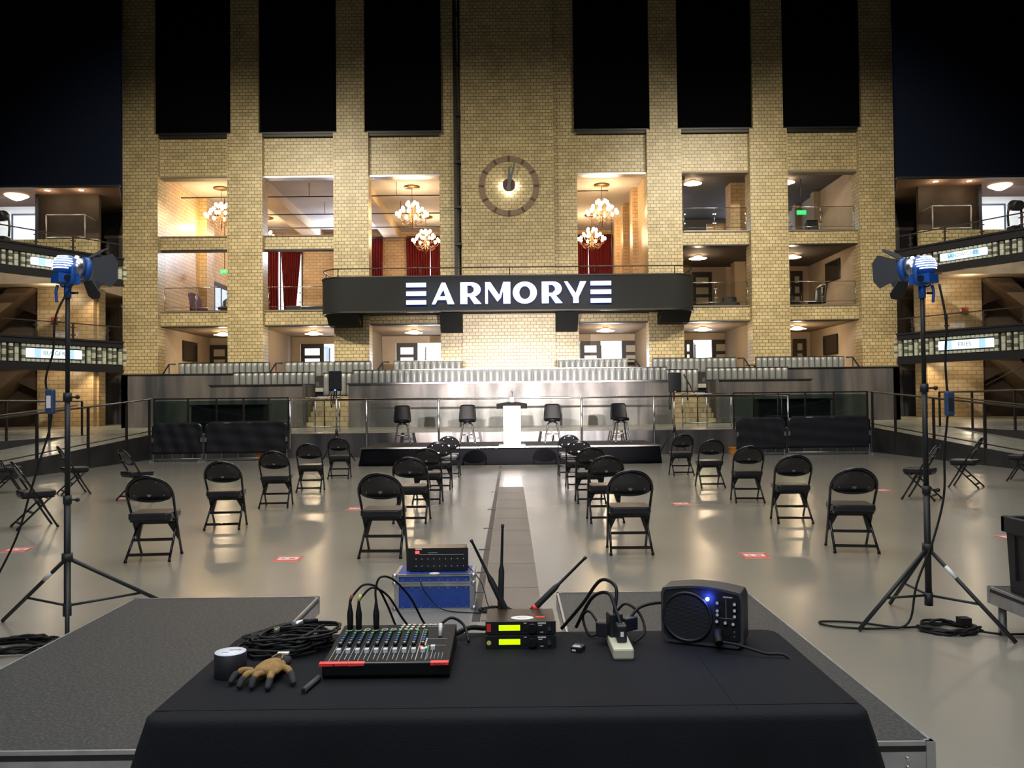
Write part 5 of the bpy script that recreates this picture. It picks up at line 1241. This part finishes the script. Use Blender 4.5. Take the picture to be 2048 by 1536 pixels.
# receivers
def receiver(z,lab,marker):
    t=thing('wireless_receiver',(.02,2.83,z),lab,'receiver','half-rack receivers with yellow displays'); x0,x1,y0,y1=-.09,.138,2.75,2.92
    RB=mat('receiver_black',(.013,.013,.015),.45)
    MB().box(x0,y0+.004,z+.001,x1,y1,z+.042).build('chassis',mat('receiver_lid',(.055,.038,.026),.35,.4) if marker=='red' else RB,t)
    MB().box(x0-.002,y0,z,x1+.002,y0+.005,z+.043).build('front_panel',RB,t,bevel=.001)
    MB().box(x0+.038,y0-.002,z+.012,x0+.118,y0,z+.034).build('display_bezel',BLK,t)
    MB().box(x0+.042,y0-.003,z+.014,x0+.112,y0-.002,z+.032).build('display',mat('yellow_lcd',(.6,1,0),.4,emit=(.50,.80,.0),es=.75),t)
    m=MB()
    for k,(a,w_) in enumerate(((.0,.012),(.022,.022))): m.box(x0+.046+a,y0-.0034,z+.019,x0+.046+a+.007,y0-.003,z+.0285)
    m.build('display_digits',mat('lcd_digit',(.35,.6,.02),.4,emit=(.42,.75,0),es=.8),t)
    MB().cyl((x0+.152,y0-.014,z+.022),(x0+.152,y0,z+.022),.0145).build('menu_knob',KG,t)
    MB().cyl((x0+.208,y0-.008,z+.018),(x0+.208,y0,z+.018),.006).box(x0+.206,y0-.010,z+.018,x0+.21,y0-.008,z+.026).build('power_switch',CHROME,t)
    MB().box(x0+.17,y0-.001,z+.034,x0+.197,y0,z+.039).box(x0+.172,y0-.001,z+.028,x0+.185,y0,z+.031).box(x0+.124,y0-.001,z+.036,x0+.134,y0,z+.0385).box(x0+.178,y0-.001,z+.006,x0+.188,y0,z+.009).build('panel_marks',KC['w'],t)
    for x in (x0+.128,x0+.182): MB().cyl((x,y0-.004,z+.018),(x,y0,z+.018),.005,seg=8).build('button',BLK,t)
    if marker=='red': MB().box(x0+.002,y0-.0015,z+.01,x0+.016,y0,z+.036).build('red_tape',TAPE,t)
    else: MB().cyl((x0+.009,y0-.0015,z+.02),(x0+.009,y0,z+.02),.0075,seg=20).build('yellow_dot',mat('dot_yellow',(.75,.72,.15),.5),t)
    return t
receiver(TT,'lower half-rack wireless unit with yellow dot and yellow display','dot')
top=receiver(TT+.046,'upper half-rack wireless unit with red tape and oval label on its lid','red')
m=MB(); vs=[(.03+.038*math.cos(2*PI*k/32),2.80+.024*math.sin(2*PI*k/32)) for k in range(32)]; m.prism(vs,TT+.0880,TT+.0886,'z').build('oval_label',WHITE,top)
MB().box(.075,2.80,TT+.088,.105,2.815,TT+.0888).build('red_sticker',TAPE,top)
text('RENTAL',.009,(.03,2.80,TT+.0888),mat('label_ink'),top,rot=(0,0,0),ext=.0001)
def antenna(b,tip,lab,red):
    t=thing('antenna',b,lab,'antenna','black whip antennas on the receivers'); B_,T_=Vector(b),Vector(tip); d=(T_-B_)
    MB().tube([B_,B_+d*.04,B_+d*.48,B_+d*.55,B_+d*.96,B_+d*.965,T_],[.0085,.0115,.0105,.0055,.0045,.006,.006],10).build('whip',MATTE,t)
    if red: MB().tube([B_+d*.12,B_+d*.17],.0125,10).build('red_tape',TAPE,t)
    MB().sph(b,.009,8).build('joint',BLK,t)
antenna((-.015,2.925,TT+.06),(-.146,2.93,TT+.33),'black whip antenna leaning left behind the receivers',False)
antenna((-.045,2.93,TT+.07),(-.034,2.935,TT+.382),'black whip antenna standing upright behind the receivers, red band at its foot',True)
antenna((.045,2.925,TT+.06),(.259,2.93,TT+.265),'black whip antenna leaning right behind the receivers, red band near its foot',True)
t=thing('power_cable',(-.2,2.93,TT),'thick black cord running from the console to the receivers along the table back','cable')
MB().tube(sm([(-.20,2.86,TT+.02),(-.15,2.9,TT+.03),(-.10,2.93,TT+.02),(-.05,2.95,TT+.02)],6),.009,8).tube(sm([(-.26,2.82,TT+.05),(-.215,2.86,TT+.075),(-.17,2.86,TT+.05),(-.15,2.8,TT+.01)],6),.005,8).build('cord',RUBBER,t)
t=thing('usb_adapter',(.21,2.72,TT),'small black plug adapter lying between receivers and power strip','adapter')
MB(lambda p: Vector((.21,2.72,TT))+Matrix.Rotation(R(-25),3,'Z')@Vector(p)).box(-.018,-.022,.0,.018,.022,.017).build('body',BLK,t,bevel=.002)
MB(lambda p: Vector((.21,2.72,TT))+Matrix.Rotation(R(-25),3,'Z')@Vector(p)).box(-.014,-.016,.017,.014,-.010,.0178).box(-.014,-.004,.017,.006,.0,.0178).box(-.013,-.0228,.004,.0,-.022,.009).build('print',WHITE,t)
# power strip with plugs
ps=thing('power_strip',(.345,2.78,TT),'cream plastic power strip loaded with black plugs on the table','power strip')
CR=mat('cream_plastic',(.58,.57,.42),.4)
MB().box(.312,2.615,TT,.378,2.95,TT+.036).build('body',CR,ps,bevel=.007)
m=MB()
for k in range(5): m.box(.335,2.69+k*.05,TT+.0362,.355,2.715+k*.05,TT+.0368)
m.build('socket',mat('socket_dark',(.10,.10,.08),.5),ps)
def wallplug(x,y,z,w_,d_,h_,lab,rzz,path,rad=.0042):
    t=thing('power_plug',(x,y,z),lab,'plug','black plugs crowded on the power strip'); Mz=Matrix.Rotation(rzz,3,'Z')
    MB(lambda p: Vector((x,y,z))+Mz@Vector(p)).box(-w_/2,-d_/2,0,w_/2,d_/2,h_).build('body',mat('plug_black',(.015,.016,.02),.42),t,bevel=.005)
    if path: MB().tube(sm(path,8),rad,7).build('cord',RUBBER,t)
    return t
z0=TT+.0365
a=wallplug(.348,2.70,z0,.032,.05,.055,'black transformer plug nearest on the power strip',0,[(.348,2.71,z0+.05),(.34,2.74,z0+.08),(.32,2.8,z0+.13),(.27,2.86,z0+.10),(.22,2.93,TT+.02)],.006)
MB().box(.343,2.674,z0+.02,.353,2.675,z0+.035).build('white_print',WHITE,a)
wallplug(.335,2.765,z0,.045,.05,.075,'black block plug in the middle of the power strip',.2,[(.335,2.77,z0+.07),(.345,2.80,z0+.15),(.30,2.86,z0+.16),(.24,2.9,z0+.07),(.17,2.95,TT+.01)],.006)
wallplug(.385,2.81,z0+.005,.055,.045,.045,'black round plug leaning right off the power strip',.6,[(.39,2.81,z0+.04),(.43,2.83,z0+.075),(.50,2.85,z0+.085),(.56,2.86,z0+.07)],.0055)
wallplug(.300,2.80,z0-.01,.04,.05,.05,'black plug overhanging the left edge of the power strip',-.3,[(.29,2.79,z0+.02),(.26,2.84,z0+.06),(.24,2.88,z0+.03),(.26,2.86,TT+.01),(.30,2.87,TT+.02)],.0045)
wallplug(.350,2.875,z0,.036,.042,.05,'black plug farthest back on the power strip',.1,[(.35,2.875,z0+.04),(.385,2.86,z0+.08),(.43,2.84,z0+.05),(.44,2.80,z0-.0),(.40,2.78,TT+.006)],.0045)

# active monitor speaker
A_=Vector((.50,2.81)); B_=Vector((.745,2.70)); dx=(B_-A_).normalized(); dy=Vector((-dx.y,dx.x)); WW=(B_-A_).length; HH=.185; DD=.155
def S_(p): q=A_+dx*p.x+dy*p.y; return Vector((q.x,q.y,TT+p.z))
sp_=thing('active_monitor',S_(Vector((WW/2,DD/2,0))),'compact black powered speaker with round grille and glowing blue light','speaker')
SB=mat('monitor_black',(.016,.016,.018),.48,bump=.15,bscale=500)
def prof(w0,w1,h0,h1,n=14,r=.018):
    o=[(w0+r,h0),(w1-r,h0),(w1,h0+r),(w1,h1-r)]
    for k in range(n+1):
        u=1-k/n; o.append((w0+r*.4+(w1-w0-r*.8)*u,h1+.014*math.sin(PI*u)))
    o+=[(w0,h1-r),(w0,h0+r)]; return o
pr=prof(0,WW,0.006,HH); pr2=prof(.02,WW-.02,.02,HH-.02)
n=len(pr); m=MB(S_); vs=[]
for q,y in ((pr,-.004),(pr,.03),(pr,DD*.6),(prof(.025,WW-.025,.012,HH-.015),DD)): vs+=[(a,y,b) for a,b in q]
fs=[tuple(range(n)),tuple(reversed(range(3*n,4*n)))]
for i in range(3): fs+=[(i*n+k,i*n+(k+1)%n,(i+1)*n+(k+1)%n,(i+1)*n+k) for k in range(n)]
m.add(vs,fs).build('cabinet',SB,sp_,bevel=.003)
m=MB(S_); vs=[(a,-.009,b) for a,b in pr]+[(a,-.009,b) for a,b in prof(.008,WW-.008,.014,HH-.008)]+[(a,-.003,b) for a,b in prof(.008,WW-.008,.014,HH-.008)]+[(a,-.003,b) for a,b in pr]
m.add(vs,[(i*n+k,i*n+(k+1)%n,((i+1)%4)*n+(k+1)%n,((i+1)%4)*n+k) for i in range(4) for k in range(n)]).build('front_rim',mat('rim_grey',(.05,.052,.06),.4),sp_)
GR=mat('grille_black',(.010,.010,.011),.5,bump=1,bscale=700)
m=MB(S_); cx_,cz_=.088,.095
def disc(r0,r1,y0,y1,seg=40):
    vs=[];
    for r_,y in ((r0,y0),(r1,y0),(r1,y1),(r0,y1)): vs+=[(cx_+r_*math.cos(2*PI*k/seg),y,cz_+r_*math.sin(2*PI*k/seg)) for k in range(seg)]
    return vs,[(i*seg+k,i*seg+(k+1)%seg,((i+1)%4)*seg+(k+1)%seg,((i+1)%4)*seg+k) for i in range(4) for k in range(seg)]
m.add(*disc(.074,.083,-.016,-.003),True); m.build('grille_ring',SB,sp_)
MB(S_).cyl((cx_,-.012,cz_),(cx_,-.004,cz_),.074,seg=40).build('grille',GR,sp_)
g2=MB(S_)
for k in range(-16,17):
    z=cz_+k*.0044; w_=math.sqrt(max(0,.073**2-(z-cz_)**2)); g2.box(cx_-w_,-.0142,z-.0009,cx_+w_,-.0119,z+.0009)
g2.build('grille_wires',mat('grille_wire',(.10,.10,.11),.35,.5),sp_)
MB(S_).box(.18,-.008,.03,WW-.012,-.003,HH-.012).build('control_panel',mat('panel_black',(.010,.010,.012),.4),sp_)
for x,z in ((.188,.150),(.188,.133-.008),(.188,.112),(.186,.090),(.213,.088),(.238,.086),(.243,.150),(.243,.130),(.243,.111)):
    mm=MB(S_); mm.cyl((x,-.018,z),(x,-.008,z),.0062,seg=12); mm.m=1; mm.cyl((x,-.0205,z),(x,-.018,z),.0048,seg=12); mm.build('control_knob',[KG,mat('cap_pale',(.62,.64,.66),.35)],sp_)
MB(S_).box(.214,-.0085,.098,.2148,-.008,.165).box(.184,-.0085,.100,.245,-.008,.1008).box(.205,-.0085,.167,.235,-.008,.171).build('panel_print',PANW,sp_)
for x,z in ((.215,.055),): MB(S_).cyl((x,-.010,z),(x,-.006,z),.012).build('combo_socket',BLK,sp_)
for x,z in ((.240,.058),(.240,.042)): MB(S_).cyl((x,-.012,z),(x,-.006,z),.0045,seg=10).build('rca_socket',CHROME,sp_)
bl=S_(Vector((.155,-.009,.158)))
MB(S_).cyl((.155,-.012,.158),(.155,-.006,.158),.006,seg=14).build('power_light',mat('blue_power_led',(.2,.4,1),.3,emit=(.12,.25,1),es=14),sp_)
light('blue_led_spill','POINT',S_(Vector((.155,-.020,.158))),.16,(.04,.08,1),size=.004)
t=thing('right_angle_plug',S_(Vector((.195,-.03,.03))),'black microphone plug in the powered speaker with its cord trailing right','cable')
MB().tube(sm([S_(Vector((.19,-.006,.055))),S_(Vector((.19,-.03,.05))),S_(Vector((.20,-.055,.03)))],5),.014,12).build('connector',RUBBER,t)
MB().tube(sm([S_(Vector((.20,-.05,.035))),S_(Vector((.26,-.05,.03))),S_(Vector((.34,-.045,.012))),S_(Vector((.40,-.03,.008))),S_(Vector((.45,-.055,-.03)))],6),.0045,8).build('cord',RUBBER,t)
